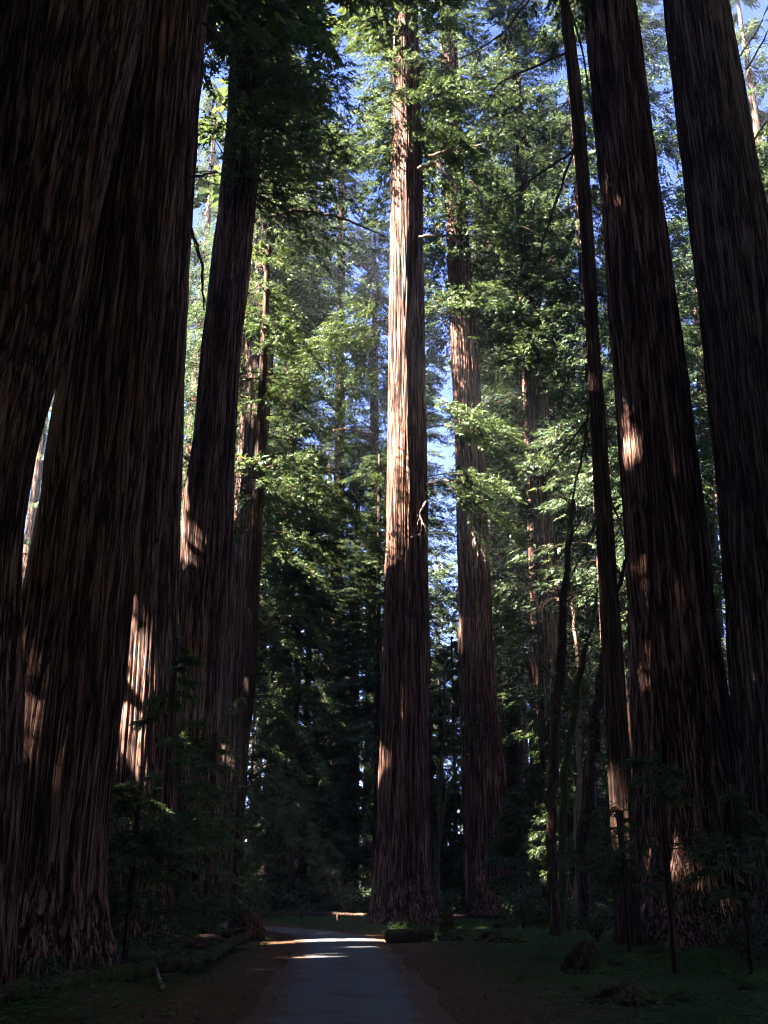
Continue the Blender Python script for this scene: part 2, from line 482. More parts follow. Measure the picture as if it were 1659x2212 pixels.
# ------------------------------------------------------------------ ground and road
RC = np.array([(1.2, -60), (0.5, -25), (-0.1, 0), (-0.5, 16), (-0.95, 28), (-1.35, 37), (-2.1, 45), (-3.9, 52.5), (-7.6, 58.8), (-13.5, 63), (-22, 66), (-40, 70), (-80, 78)], float)
def catmull(pts, n=14):
    out = []
    p = np.vstack([2 * pts[0] - pts[1], pts, 2 * pts[-1] - pts[-2]])
    for i in range(1, len(p) - 2):
        for t in np.linspace(0, 1, n, endpoint=False):
            a, b, c, d = p[i - 1], p[i], p[i + 1], p[i + 2]
            out.append(0.5 * (2 * b + (c - a) * t + (2 * a - 5 * b + 4 * c - d) * t * t + (3 * b - a - 3 * c + d) * t ** 3))
    out.append(pts[-1])
    return np.array(out)
ROAD = catmull(RC)
def road_dist(x, y):
    x = np.asarray(x, float).ravel(); y = np.asarray(y, float).ravel()
    out = np.full(len(x), 1e9)
    for a, b in zip(ROAD[:-1:2], ROAD[2::2]):
        ab = b - a; L2 = ab @ ab
        t = np.clip(((x - a[0]) * ab[0] + (y - a[1]) * ab[1]) / L2, 0, 1)
        out = np.minimum(out, np.hypot(x - a[0] - t * ab[0], y - a[1] - t * ab[1]))
    return out
_rg = np.random.default_rng(3)
_ph = _rg.uniform(0, 6.28, 8); _fx = _rg.normal(0, 1, (8, 2)) * np.array([0.12, 0.2, 0.35, 0.5, 0.8, 1.1, 1.7, 2.6])[:, None]
_am = [0.12, 0.10, 0.07, 0.06, 0.04, 0.03, 0.02, 0.015]
def ground_z(x, y):
    x = np.asarray(x, float); y = np.asarray(y, float)
    h = np.zeros(x.shape)
    for (a, b), p, am in zip(_fx, _ph, _am):
        h += am * np.sin(a * x + b * y + p)
    d = road_dist(x, y).reshape(x.shape)
    k = np.clip((d - 1.7) / 2.5, 0, 1); k = k * k * (3 - 2 * k)
    return -0.02 + k * (h * 0.9 + 0.10)
def gz(x, y):
    return float(ground_z(np.array([x]), np.array([y]))[0])

def graded(fine0, fine1, step, far, grow=1.18):
    a = list(np.arange(fine0, fine1, step))
    s = step; p = a[-1]
    while p < far: s *= grow; p += s; a.append(p)
    s = step; p = a[0]
    while p > -far: s *= grow; p -= s; a.insert(0, p)
    return np.array(a)
def build_ground():
    xs = graded(-22, 22, 0.5, 1500); ys = graded(8, 76, 0.5, 1500)
    X, Y = np.meshgrid(xs, ys)
    Z = ground_z(X, Y)
    n, k = X.shape
    v = np.stack([X, Y, Z], -1).reshape(-1, 3)
    i = np.arange(n - 1)[:, None] * k; j = np.arange(k - 1)[None]
    q = np.stack([i + j, i + j + 1, i + k + j + 1, i + k + j], -1).reshape(-1, 4)
    m, nt, out = nodes('forest_floor')
    L = nt.links.new
    tc = N(nt, 'ShaderNodeTexCoord')
    at = N(nt, 'ShaderNodeAttribute', attribute_name='duff')
    n1 = N(nt, 'ShaderNodeTexNoise'); n1.inputs['Scale'].default_value = 0.7; n1.inputs['Detail'].default_value = 6; n1.inputs['Roughness'].default_value = 0.7
    n2 = N(nt, 'ShaderNodeTexNoise'); n2.inputs['Scale'].default_value = 14; n2.inputs['Detail'].default_value = 5
    L(tc.outputs['Object'], n1.inputs['Vector']); L(tc.outputs['Object'], n2.inputs['Vector'])
    duff = ramp(nt, [(0.3, (0.045, 0.022, 0.013)), (0.55, (0.12, 0.058, 0.032)), (0.75, (0.20, 0.115, 0.065))])
    grn = ramp(nt, [(0.3, (0.016, 0.022, 0.009)), (0.55, (0.04, 0.06, 0.016)), (0.75, (0.07, 0.085, 0.03))])
    L(n2.outputs[0], duff.inputs[0]); L(n2.outputs[0], grn.inputs[0])
    ad = N(nt, 'ShaderNodeMath', operation='MULTIPLY_ADD'); ad.inputs[1].default_value = 1.6; ad.inputs[2].default_value = -0.85
    L(n1.outputs[0], ad.inputs[0])
    s2 = N(nt, 'ShaderNodeMath', operation='ADD', use_clamp=True); L(ad.outputs[0], s2.inputs[0]); L(at.outputs['Fac'], s2.inputs[1])
    mx = N(nt, 'ShaderNodeMixRGB'); L(s2.outputs[0], mx.inputs[0]); L(grn.outputs[0], mx.inputs[1]); L(duff.outputs[0], mx.inputs[2])
    b = N(nt, 'ShaderNodeBsdfPrincipled'); b.inputs['Roughness'].default_value = 1.0; b.inputs['Specular IOR Level'].default_value = 0.05
    L(mx.outputs[0], b.inputs['Base Color'])
    bp = N(nt, 'ShaderNodeBump'); bp.inputs['Strength'].default_value = 0.8; bp.inputs['Distance'].default_value = 0.05
    L(n2.outputs[0], bp.inputs['Height']); L(bp.outputs[0], b.inputs['Normal'])
    L(b.outputs[0], out.inputs[0])
    me = mesh_np('ground', v, None, [m], smooth=True, quads=q)
    a = me.attributes.new('duff', 'FLOAT', 'POINT')
    d = road_dist(X, Y)
    a.data.foreach_set('value', np.clip(1.25 - (d - 1.6) / 2.4, 0, 1).astype(np.float32))
    o = obj('ground', me)
    o['kind'] = 'structure'; o['label'] = 'dark forest floor of red needle duff and low green plants'
build_ground()

def build_road():
    rg = np.random.default_rng(11)
    c = ROAD; t = np.gradient(c, axis=0); t /= np.linalg.norm(t, axis=1)[:, None]
    nrm = np.stack([t[:, 1], -t[:, 0]], 1)
    s = np.concatenate([[0], np.cumsum(np.linalg.norm(np.diff(c, axis=0), axis=1))])
    k = 9
    wob = [1.55 + 0.10 * np.sin(s * 0.9 + 1) * np.sin(s * 0.23) + rg.normal(0, 0.04, len(s)) for _ in range(2)]
    rows = []
    for j in range(k):
        f = j / (k - 1) * 2 - 1
        ww = np.where(f < 0, wob[0], wob[1])
        xy = c + nrm * (f * ww)[:, None]
        z = 0.012 + 0.03 * (1 - f * f) + 0 * s
        rows.append(np.stack([xy[:, 0], xy[:, 1], z], 1))
    v = np.stack(rows, 1); n = len(s)
    i = np.arange(n - 1)[:, None] * k; j = np.arange(k - 1)[None]
    q = np.stack([i + j, i + j + 1, i + k + j + 1, i + k + j], -1).reshape(-1, 4)
    m, nt, out = nodes('worn_asphalt')
    L = nt.links.new
    tc = N(nt, 'ShaderNodeTexCoord')
    n1 = N(nt, 'ShaderNodeTexNoise'); n1.inputs['Scale'].default_value = 40; n1.inputs['Detail'].default_value = 6
    n2 = N(nt, 'ShaderNodeTexNoise'); n2.inputs['Scale'].default_value = 0.8; n2.inputs['Detail'].default_value = 7; n2.inputs['Roughness'].default_value = 0.72
    L(tc.outputs['Object'], n1.inputs['Vector']); L(tc.outputs['Object'], n2.inputs['Vector'])
    asp = ramp(nt, [(0.3, (0.07, 0.069, 0.069)), (0.7, (0.14, 0.137, 0.137))])
    L(n1.outputs[0], asp.inputs[0])
    at = N(nt, 'ShaderNodeAttribute', attribute_name='edge')
    ed = N(nt, 'ShaderNodeMath', operation='ADD'); L(at.outputs['Fac'], ed.inputs[0]); L(n2.outputs[0], ed.inputs[1])
    n3 = N(nt, 'ShaderNodeTexNoise'); n3.inputs['Scale'].default_value = 22; n3.inputs['Detail'].default_value = 4; L(tc.outputs['Object'], n3.inputs['Vector'])
    e2 = N(nt, 'ShaderNodeMath', operation='MULTIPLY_ADD'); e2.inputs[1].default_value = 0.35; L(n3.outputs[0], e2.inputs[0]); L(ed.outputs[0], e2.inputs[2])
    lit = ramp(nt, [(0.70, (0, 0, 0)), (0.80, (1, 1, 1))])
    L(e2.outputs[0], lit.inputs[0])
    mx = N(nt, 'ShaderNodeMixRGB'); mx.inputs[2].default_value = (0.10, 0.05, 0.03, 1)
    L(lit.outputs[0], mx.inputs[0]); L(asp.outputs[0], mx.inputs[1])
    b = N(nt, 'ShaderNodeBsdfPrincipled'); b.inputs['Roughness'].default_value = 0.85; b.inputs['Specular IOR Level'].default_value = 0.25
    L(mx.outputs[0], b.inputs['Base Color'])
    bp = N(nt, 'ShaderNodeBump'); bp.inputs['Strength'].default_value = 0.4; bp.inputs['Distance'].default_value = 0.01
    L(n1.outputs[0], bp.inputs['Height']); L(bp.outputs[0], b.inputs['Normal'])
    L(b.outputs[0], out.inputs[0])
    me = mesh_np('road', v.reshape(-1, 3), None, [m], smooth=True, quads=q)
    fx = np.abs(np.linspace(-1, 1, k))
    e = np.where(fx > 0.99, 0.45, np.where(fx > 0.7, 0.12, np.where(fx < 0.1, 0.05, -0.04)))
    me.attributes.new('edge', 'FLOAT', 'POINT').data.foreach_set('value', np.tile(e, n).astype(np.float32))
    o = obj('road', me)
    o['kind'] = 'structure'; o['label'] = 'narrow grey asphalt lane curving left behind the trees'
build_road()

# ------------------------------------------------------------------ the tall trees the photograph shows
def redwood(name, label, prof, Y, H, mat=BARK, nu=96, dz=0.4, depth=0.07, seed=1, crown=None, group=None, flare=0.35, top_lean=None, extra=None, zfine=None, lump=1.1, lobe=0.0, cmin=14.0):
    ax = Axis(prof, Y, H, flare, top_lean=top_lean)
    t = thing(name, label, 'tree', ax.base, group)
    obj('trunk', trunk_mesh('trunk', ax, mat, nu, dz, zfine, depth, seed, None, lump, lobe), t)
    if crown or extra:
        f = Foliage(seed + 50, cmin=cmin)
        for c in (crown or []):
            f.crown(ax, **c)
        if extra: extra(f, ax)
        obj('crown', f.mesh('crown', ax.base), t)
    return t, ax

LH = 0.42   # lean of the tree tops is kept gentle
def boughs_px(items, size=0.8, **kw):
    def fn(f, ax):
        for (x0, y0, Y0, x1, y1, Y1, ns) in items:
            f.bough_to(P(x0, y0, Y0), P(x1, y1, Y1), int(ns * 1.4), size, **kw)
    return fn
tA, aA = redwood('redwood_tree', 'massive dark redwood trunk leaning right at the left edge of the picture',
    [(2120, -330, 20), (1900, -310, 36), (1500, -285, 44), (1300, -268, 40), (1200, -262, 40), (1137, -255, 42), (1037, -235, 56), (937, -205, 84), (837, -182, 103), (740, -160, 143), (400, -100, 222), (0, -20, 312)],
    20.5, 78, nu=220, dz=0.75, depth=0.13, seed=11, lump=0.4, zfine=24, top_lean=0.02,
    crown=[dict(z0=34, z1=78, L0=7, L1=2, nb=120, ns=14, size=2.1, tmpl=SPRAY_BIG)])
tB, aB = redwood('redwood_tree', 'broad black redwood trunk with lit streaks low on its left flare',
    [(2050, -62, 196), (1900, -40, 207), (1625, -14, 245), (1475, 8, 265), (1337, 50, 274), (1237, 70, 286), (1137, 82, 301), (1037, 97, 312), (937, 114, 326), (837, 130, 336), (737, 148, 346), (450, 205, 376), (0, 282, 426)],
    27, 86, nu=220, dz=0.75, depth=0.13, seed=12, lump=0.4, zfine=32, top_lean=0.03,
    crown=[dict(z0=40, z1=86, L0=7, L1=2, nb=120, ns=22, size=1.6, tmpl=SPRAY_HALF)])
tC, aC = redwood('redwood_tree', 'dark redwood trunk with a sunlit patch, half hidden behind the broad left trunk',
    [(1960, 225, 372), (1600, 248, 378), (1337, 262, 381), (1137, 276, 385), (937, 290, 391), (737, 305, 401), (450, 328, 415), (250, 344, 428), (0, 366, 447)],
    42, 88, nu=220, dz=0.6, depth=0.11, seed=13, zfine=50, top_lean=0.03,
    crown=[dict(z0=46, z1=88, L0=6.5, L1=2, nb=120, ns=22, size=1.6, tmpl=SPRAY_HALF)])
tD, aD = redwood('redwood_tree', 'straight black redwood trunk in front of the thin sunlit trunk',
    [(1990, 372, 462), (1715, 380, 465), (1475, 388, 486), (1337, 391, 493), (1137, 397, 503), (1037, 404, 507), (937, 421, 511), (737, 438, 522), (600, 455, 541), (450, 472, 556), (250, 492, 570), (0, 508, 575)],
    50, 90, nu=220, dz=0.6, depth=0.11, seed=14, zfine=58, top_lean=0.02,
    crown=[dict(z0=39, z1=52, L0=6, L1=6, nb=70, ns=40, size=0.9, azr=(-1.9, 1.3)), dict(z0=50, z1=90, L0=6.5, L1=2, nb=120, ns=22, size=1.6, tmpl=SPRAY_HALF)])
tE, aE = redwood('redwood_tree', 'thin redwood trunk with its left edge in bright sun, behind the straight black one',
    [(1980, 462, 522), (1700, 470, 528), (1600, 478, 535), (1337, 498, 550), (1137, 512, 565), (987, 525, 575), (737, 543, 593), (500, 556, 600), (250, 570, 606), (0, 582, 612)],
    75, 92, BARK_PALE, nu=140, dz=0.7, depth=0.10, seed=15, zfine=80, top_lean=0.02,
    crown=[dict(z0=44, z1=62, L0=5.5, L1=6, nb=90, ns=40, size=0.95, azr=(-1.9, 1.5)), dict(z0=60, z1=92, L0=6, L1=2, nb=120, ns=14, size=2.1, tmpl=SPRAY_BIG)])
tG, aG = redwood('redwood_tree', 'tall redwood at the road bend, its upper trunk half in white sun',
    [(2000, 796, 933), (1926, 806, 932), (1715, 817, 927), (1475, 826, 925), (1237, 832, 924), (987, 837, 922), (737, 839, 918), (400, 845, 912), (125, 850, 904), (0, 853, 902)],
    63, 94, nu=280, dz=0.7, depth=0.085, seed=16, lobe=0.16, zfine=70, top_lean=0.0,
    crown=[dict(z0=52, z1=70, L0=4.5, L1=6, nb=85, ns=40, size=0.9), dict(z0=68, z1=94, L0=6, L1=2, nb=120, ns=14, size=2.1, tmpl=SPRAY_BIG)],
    extra=boughs_px([(842, 690, 63.6, 650, 790, 66, 230), (842, 720, 63.6, 640, 840, 67, 200), (842, 700, 63.6, 720, 720, 67, 150), (842, 790, 63.6, 720, 870, 66, 100), (842, 640, 63.6, 690, 750, 66, 140),
        (918, 895, 63, 1112, 945, 60, 230), (920, 925, 63, 1090, 1000, 60.5, 150), (920, 885, 63, 1040, 925, 59.5, 170), (922, 1030, 63, 1118, 1080, 61, 130), (922, 1050, 63, 1112, 1150, 61.5, 120), (924, 1035, 63, 1040, 1190, 60.5, 80),
        (905, 290, 63, 1010, 320, 60, 130), (905, 330, 63, 1060, 300, 62, 130), (852, 300, 63.5, 760, 360, 67, 100), (840, 1010, 63.5, 760, 1040, 66, 60)], 0.8))
tH, aH = redwood('redwood_tree', 'shaded brown redwood just right of and behind the sunlit tall one',
    [(1975, 1000, 1103), (1725, 998, 1096), (1475, 994, 1069), (1187, 989, 1056), (837, 979, 1037), (737, 973, 1029), (425, 962, 1007), (100, 952, 987)],
    78, 96, BARK, nu=200, dz=0.7, depth=0.12, seed=17, zfine=84,
    crown=[dict(z0=46, z1=70, L0=7, L1=7.5, nb=130, ns=50, size=1.0), dict(z0=70, z1=96, L0=7, L1=2.5, nb=110, ns=40, size=1.1)],
    extra=boughs_px([(1007, 420, 78, 1095, 570, 74, 150), (1005, 400, 78, 1110, 500, 75, 120), (1000, 360, 78, 1100, 430, 73, 150)], 0.9))
tI, aI = redwood('redwood_tree', 'pale grey trunk in the right background, behind the cluster of dead twigs',
    [(1940, 1172, 1232), (1725, 1168, 1222), (1475, 1162, 1212), (1237, 1156, 1205), (1062, 1147, 1197), (907, 1140, 1190), (737, 1131, 1172), (625, 1124, 1162), (300, 1108, 1138)],
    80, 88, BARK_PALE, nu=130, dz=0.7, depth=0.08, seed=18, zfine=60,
    crown=[dict(z0=33, z1=60, L0=6, L1=6.5, nb=110, ns=40, size=1.0), dict(z0=60, z1=88, L0=6, L1=2, nb=100, ns=36, size=1.1)])
tM, aM = redwood('redwood_tree', 'slender dark leaning tree directly left of the big right trunk',
    [(2030, 1328, 1392), (1975, 1326, 1382), (1725, 1317, 1367), (1475, 1303, 1351), (1237, 1292, 1333), (987, 1278, 1314), (737, 1267, 1294), (500, 1254, 1283), (250, 1236, 1262), (125, 1222, 1249), (0, 1208, 1230)],
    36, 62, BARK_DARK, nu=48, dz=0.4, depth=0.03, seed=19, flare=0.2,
    crown=[dict(z0=40, z1=62, L0=4, L1=1.5, nb=60, ns=30, size=0.8)])
tN, aN = redwood('redwood_tree', 'big brown redwood on the right with sun patches on its left side',
    [(2020, 1352, 1652), (1880, 1362, 1632), (1725, 1369, 1606), (1475, 1364, 1562), (1237, 1357, 1534), (987, 1344, 1502), (737, 1324, 1469), (500, 1309, 1434), (250, 1285, 1400), (125, 1275, 1385), (0, 1264, 1368)],
    38, 88, nu=220, dz=0.75, depth=0.13, seed=20, zfine=46, top_lean=-0.03,
    crown=[dict(z0=54, z1=88, L0=7, L1=2, nb=110, ns=14, size=2.1, tmpl=SPRAY_BIG)])
tO, aO = redwood('redwood_tree', 'grey brown redwood trunk cut by the right edge of the picture',
    [(2000, 1602, 1905), (1725, 1596, 1862), (1475, 1582, 1812), (1237, 1565, 1772), (987, 1548, 1740), (737, 1519, 1702), (500, 1494, 1660), (250, 1467, 1612), (0, 1438, 1565)],
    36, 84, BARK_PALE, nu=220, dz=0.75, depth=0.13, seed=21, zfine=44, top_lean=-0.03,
    crown=[dict(z0=54, z1=84, L0=7, L1=2, nb=120, ns=14, size=2.1, tmpl=SPRAY_BIG)])

# thinner and farther trunks
def tall_crown(i):
    H = 84 + 5 * i
    ax = StraightAxis(0, 0, H, 1.2)
    f = Foliage(300 + i, SPRAY_MID, LEAF_FAR, False)
    f.crown(ax, 22, H, 7.5, 1.5, 225, 45, 1.06, shape=1.4)
    return f.mesh('crown', (0, 0, 0))
TALL_CROWN = [tall_crown(i) for i in range(3)]
def far_tree(label, prof, Y, H, mat, seed, crown, nu=40, **k):
    if k.get('extra'):
        return redwood('redwood_tree', label, prof, Y, H, mat, nu, 0.7, 0.05, seed, crown, **k)
    t, ax = redwood('redwood_tree', label, prof, Y, H, mat, nu, 0.7, 0.05, seed, None, **k)
    i = seed % 3
    c = obj('crown', TALL_CROWN[i], t)
    sc_ = H / (84.0 + 5 * i)
    lean = math.atan2(float(ax.at(H)[0] - ax.base[0]), H)
    c.scale = (max(sc_, 0.75),) * 2 + (sc_,)
    c.rotation_euler = (0, lean, 0)
    return t, ax
cr = lambda a, b, L0, L1, nb, ns=38, size=1.1, **k: dict(z0=a, z1=b, L0=L0, L1=L1, nb=nb, ns=int(ns * 0.9), size=size, tmpl=SPRAY_MID, **k)
tF, aF = far_tree('thin black trunk with drooping boughs, right of the thin sunlit trunk',
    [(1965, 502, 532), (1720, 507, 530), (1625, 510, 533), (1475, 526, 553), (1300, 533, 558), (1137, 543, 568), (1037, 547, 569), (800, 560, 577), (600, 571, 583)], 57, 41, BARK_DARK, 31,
    [cr(23, 41, 4.5, 1.2, 55, 34, 0.8)], top_lean=0.02, cmin=30.0,
    extra=boughs_px([(552, 1040, 57, 810, 1172, 55.0, 197), (556, 1000, 57, 760, 1110, 55.5, 146), (552, 1060, 57, 700, 1120, 54.5, 125), (548, 1150, 57, 795, 1285, 55.5, 135), (545, 1190, 57, 720, 1290, 55.0, 93),
        (560, 900, 57, 740, 960, 56.0, 82), (562, 820, 57, 730, 880, 56.0, 82), (540, 1280, 57, 720, 1430, 56.0, 78), (536, 1350, 57, 720, 1540, 56.0, 86), (532, 1420, 57, 690, 1560, 55.0, 68), (528, 1500, 57, 700, 1680, 56.0, 96),
        (524, 1580, 57, 660, 1720, 55.0, 78), (520, 1650, 57, 680, 1800, 56.0, 86), (520, 1700, 57, 620, 1830, 55.0, 68), (566, 700, 57, 690, 800, 55.5, 72), (545, 1150, 57, 470, 1230, 55.0, 51), (530, 1500, 57, 440, 1600, 54.0, 51)], 0.75))
tK, aK = far_tree('dark slim trunk between the shaded brown redwood and the pale grey trunk',
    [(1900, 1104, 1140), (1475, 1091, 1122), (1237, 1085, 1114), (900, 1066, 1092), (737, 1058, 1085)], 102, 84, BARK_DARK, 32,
    [cr(28, 84, 7, 2, 170, 40, 1.3)])
tL, aL = far_tree('narrow dark trunk touching the left side of the pale grey trunk',
    [(1900, 1144, 1166), (1475, 1142, 1161), (1137, 1138, 1154)], 96, 70, BARK_DARK, 33, [cr(34, 70, 6, 2, 110, 40, 1.2)])
tJ, aJ = far_tree('greyish trunk in shade just right of the pale grey trunk',
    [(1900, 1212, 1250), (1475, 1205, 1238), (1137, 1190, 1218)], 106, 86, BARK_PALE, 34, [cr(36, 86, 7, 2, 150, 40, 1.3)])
tP, aP = far_tree('slim sun-flecked trunk seen between the two big right trunks',
    [(1900, 1548, 1586), (1500, 1536, 1570), (1237, 1525, 1556), (987, 1514, 1538), (850, 1506, 1530)], 92, 80, BARK_PALE, 35, [cr(32, 80, 6.5, 2, 150, 40, 1.2)])
tQ, aQ = far_tree('dim trunk deep in the wood, left of the tall redwood at the bend',
    [(1930, 699, 755), (1750, 703, 745), (1400, 709, 742), (1000, 722, 745), (350, 731, 746)], 108, 94, BARK_DARK, 36, [cr(26, 94, 7.5, 2, 200, 42, 1.3)])
tR, aR = far_tree('thin pole trunk right of the dim trunk in the left background',
    [(1900, 757, 776), (1500, 764, 776), (1100, 768, 778)], 98, 46, BARK_DARK, 37, [cr(20, 46, 4.5, 1.5, 80, 36, 1.1)])
tS, aS = far_tree('pencil-thin trunk close beside the left edge of the tall redwood',
    [(1900, 806, 817), (1500, 811, 820), (1200, 814, 822)], 84, 38, BARK_DARK, 38, [cr(22, 38, 3.5, 1.2, 45, 34, 1.0)], nu=24)
tT, aT = far_tree('shadowy trunk against blue sky, right of the thin sunlit trunk',
    [(1900, 590, 622), (1400, 600, 630), (900, 610, 640), (550, 620, 645)], 94, 88, BARK_DARK, 39, [cr(30, 88, 7, 2, 170, 40, 1.2)])

# bare limbs that show on their own
lp = limb_from_pixels
for k, (pts, tw) in enumerate([
    ([(904, 366, 5), (944, 346, 4.5), (960, 376, 3.5), (990, 402, 3), (984, 436, 1.5)], 5),
    ([(925, 338, 4), (985, 322, 3.5), (1040, 312, 2)], 4),
    ([(1014, 390, 3), (1044, 424, 2.5), (1046, 460, 1.2)], 3),
    ([(905, 512, 4), (945, 508, 3.2), (975, 512, 2.6), (1000, 528, 1.6)], 3),
    ([(922, 1046, 3), (960, 1038, 2.6), (992, 1040, 1.4)], 6),
    ([(922, 1080, 2.5), (905, 1110, 2), (918, 1140, 1)], 7),
    ([(1020, 1150, 2.6), (1032, 1190, 2), (1030, 1228, 1)], 9)]):
    lp('branch', tG, pts, 62, DEADWOOD, twigs=tw, seed=k, dY=-1.5)
for k, (pts, tw) in enumerate([
    ([(1240, 320, 3.5), (1192, 460, 3), (1162, 560, 2.2), (1130, 640, 1)], 7),
    ([(1240, 324, 3), (1160, 380, 2.4), (1090, 430, 1.6), (1060, 480, 0.8)], 8),
    ([(1222, 116, 3.2), (1140, 150, 2.6), (1076, 180, 2), (1040, 240, 1)], 8),
    ([(1150, -10, 2.4), (1090, 70, 2), (1030, 110, 1.5), (960, 140, 0.8)], 8),
    ([(1272, 905, 3), (1210, 980, 2.2), (1160, 1060, 1.2)], 7),
    ([(1275, 850, 3.2), (1262, 960, 3), (1240, 1060, 2.4), (1222, 1180, 1.5)], 9),
    ([(1290, 1120, 3.2), (1262, 1190, 2.8), (1236, 1240, 2), (1220, 1290, 1)], 9),
    ([(1326, 1290, 6), (1345, 1240, 4.5), (1356, 1190, 3)], 2),
    ([(1232, 20, 2), (1262, 130, 2), (1280, 250, 2), (1290, 330, 1.4)], 4),
    ([(1292, 636, 3), (1318, 642, 2)], 1),
    ([(1318, 1070, 2.6), (1345, 1150, 2), (1352, 1200, 1)], 4)]):
    lp('branch', tM, pts, 36, BARK_MOSS if k in (5, 6) else TWIG, twigs=tw, seed=20 + k, dY=-1.0, twig_len=0.8)
for k, pts in enumerate([[(440, 50, 5), (480, 85, 4), (500, 120, 3)], [(410, 485, 4), (435, 565, 3.2), (440, 665, 2)], [(400, 385, 3), (470, 372, 2)]]):
    lp('branch', tC, pts, 41, TWIG, twigs=6, seed=40 + k, dY=-1)
for k, pts in enumerate([[(578, 468, 4.5), (650, 453, 4), (730, 466, 3), (835, 512, 1)], [(545, 905, 2.5), (600, 850, 2), (612, 900, 1)], [(720, 930, 2.5), (750, 925, 2), (795, 940, 1)]]):
    lp('branch', tF, pts, 57, BARK_DARK if k == 0 else DEADWOOD, twigs=9, seed=50 + k, dY=-1)
for k, pts in enumerate([[(1200, 1280, 3.5), (1180, 1255, 2.5), (1168, 1230, 1)], [(1204, 1290, 3), (1172, 1300, 2), (1160, 1325, 1)], [(1210, 1270, 3), (1196, 1235, 2), (1192, 1215, 1)], [(1200, 1270, 2.5), (1165, 1265, 1.6), (1150, 1262, 0.8)]]):
    lp('branch', tI, pts, 78, DEADWOOD, twigs=9, seed=60 + k, twig_len=1.5)
for k, pts in enumerate([[(1600, 120, 2), (1640, 60, 1.6), (1665, 0, 1.2)], [(1612, 150, 2), (1648, 90, 1.6), (1675, 30, 1)], [(1625, 310, 2.5), (1650, 270, 2), (1680, 240, 1.5)]]):
    lp('branch', tO, pts, 36, DEADWOOD, twigs=6, seed=70 + k, dY=1)

# crooked understorey stems on the right
def stem(name, label, pts, Y, mat, twigs, seed, leaves=0, dY=0.0):
    b = G(pts[0][0], pts[0][1]); base = P(pts[0][0], pts[0][1], Y); base[2] = gz(base[0], Y)
    t = thing(name, label, 'tree', base)
    lp('trunk', t, pts, Y, mat, 7, 0, seed, dY)
    rg = np.random.default_rng(seed)
    n = len(pts)
    for i in range(twigs):
        f = rg.uniform(0.35, 1.0) * (n - 1); k = min(int(f), n - 2); u = f - k
        x = pts[k][0] * (1 - u) + pts[k + 1][0] * u; y = pts[k][1] * (1 - u) + pts[k + 1][1] * u
        d = rg.choice([-1, 1]) * rg.uniform(20, 60); e = rg.uniform(-60, 20)
        Yk = Y + dY * f / (n - 1)
        lp('branch', t, [(x, y, 2.2), (x + d * 0.5, y + e * 0.6, 1.6), (x + d, y + e, 0.7)], Yk, mat, 5, 5, seed + i, rg.normal(0, 1), 0.6)
    if leaves:
        f = Foliage(seed, SPRAY, LEAF_SHRUB)
        m = leaves
        fi = rg.uniform(0.4, 1, m) * (n - 1); k = np.minimum(fi.astype(int), n - 2); u = fi - k
        pa = np.array(pts, float)
        xx = pa[k, 0] * (1 - u) + pa[k + 1, 0] * u; yy = pa[k, 1] * (1 - u) + pa[k + 1, 1] * u
        pos = np.array([P(a, b, Y + dY * c / (n - 1)) for a, b, c in zip(xx, yy, fi)]) + rg.normal(0, 0.7, (m, 3))
        f.sprays(pos, rg.normal(0, 1, (m, 3)), rg.normal(0, 0.4, (m, 3)) + [0, 0, 1], rg.uniform(0.25, 0.5, m))
        obj('crown', f.mesh('crown', base), t)
    return t
stem('understorey_tree', 'crooked dark stem rising left of the slender dark tree', [(1197, 2020, 13), (1192, 1850, 12), (1189, 1700, 12), (1200, 1475, 11), (1216, 1320, 9), (1229, 1187, 6), (1240, 1080, 3)], 46, BARK_DARK, 5, 201, 160)
stem('understorey_tree', 'thin mossy stem with sunlit yellow-green forks', [(1212, 2010, 9), (1214, 1780, 9), (1224, 1640, 8), (1250, 1480, 7), (1262, 1400, 6), (1284, 1345, 4), (1290, 1270, 2)], 48, BARK_MOSS, 8, 202, 220)
stem('understorey_tree', 'pale bent stem crossing in front of the mossy forked stem', [(1246, 1990, 7), (1250, 1700, 6), (1250, 1420, 5), (1240, 1330, 4), (1232, 1262, 2.5)], 50, DEADWOOD, 5, 203)
stem('understorey_tree', 'leaning dark stem beside the foot of the slender dark tree', [(1258, 2010, 15), (1266, 1740, 14), (1275, 1650, 13), (1297, 1475, 12), (1310, 1330, 8), (1330, 1220, 4)], 42, BARK_DARK, 4, 204, 140)
stem('understorey_tree', 'upright thin stem between the two central redwoods', [(945, 1960, 4), (948, 1790, 4), (956, 1600, 3.5), (960, 1450, 2)], 74, BARK_DARK, 3, 205, 120)
stem('understorey_tree', 'slanting thin stem between the two central redwoods', [(940, 1900, 5), (962, 1720, 5), (1002, 1630, 4), (1040, 1540, 2)], 76, BARK_MOSS, 3, 206, 120)

# ------------------------------------------------------------------ copies of whole trees
def copy_thing(src, loc, rot, scale, label, group=None):
    r = src.copy(); col.objects.link(r)
    r.location = [float(a) for a in loc]; r.rotation_euler = (0, 0, rot); r.scale = (scale,) * 3
    r['label'] = label
    if group: r['group'] = group
    for ch in list(src.children):
        c = ch.copy(); col.objects.link(c); c.parent = r
    return r
def proto_tree(name, label, cat, H, r0, crowns, seed, mat=BARK, tmpl=SPRAY, leaf=LEAF, nu=28, dz=1.2, group=None, xy=(0, 0), carve=False, depth=0.05, lean=0.0):
    ax = StraightAxis(xy[0], xy[1], H, r0, lean)
    ax.base[2] = 0
    t = thing(name, label, 'tree', ax.base, group)
    obj('trunk', trunk_mesh('trunk', ax, mat, nu, dz, None, depth, seed), t)
    f = Foliage(seed, tmpl, leaf, carve)
    for c in crowns:
        f.crown(ax, **c)
    obj('crown', f.mesh('crown', ax.base), t)
    return t

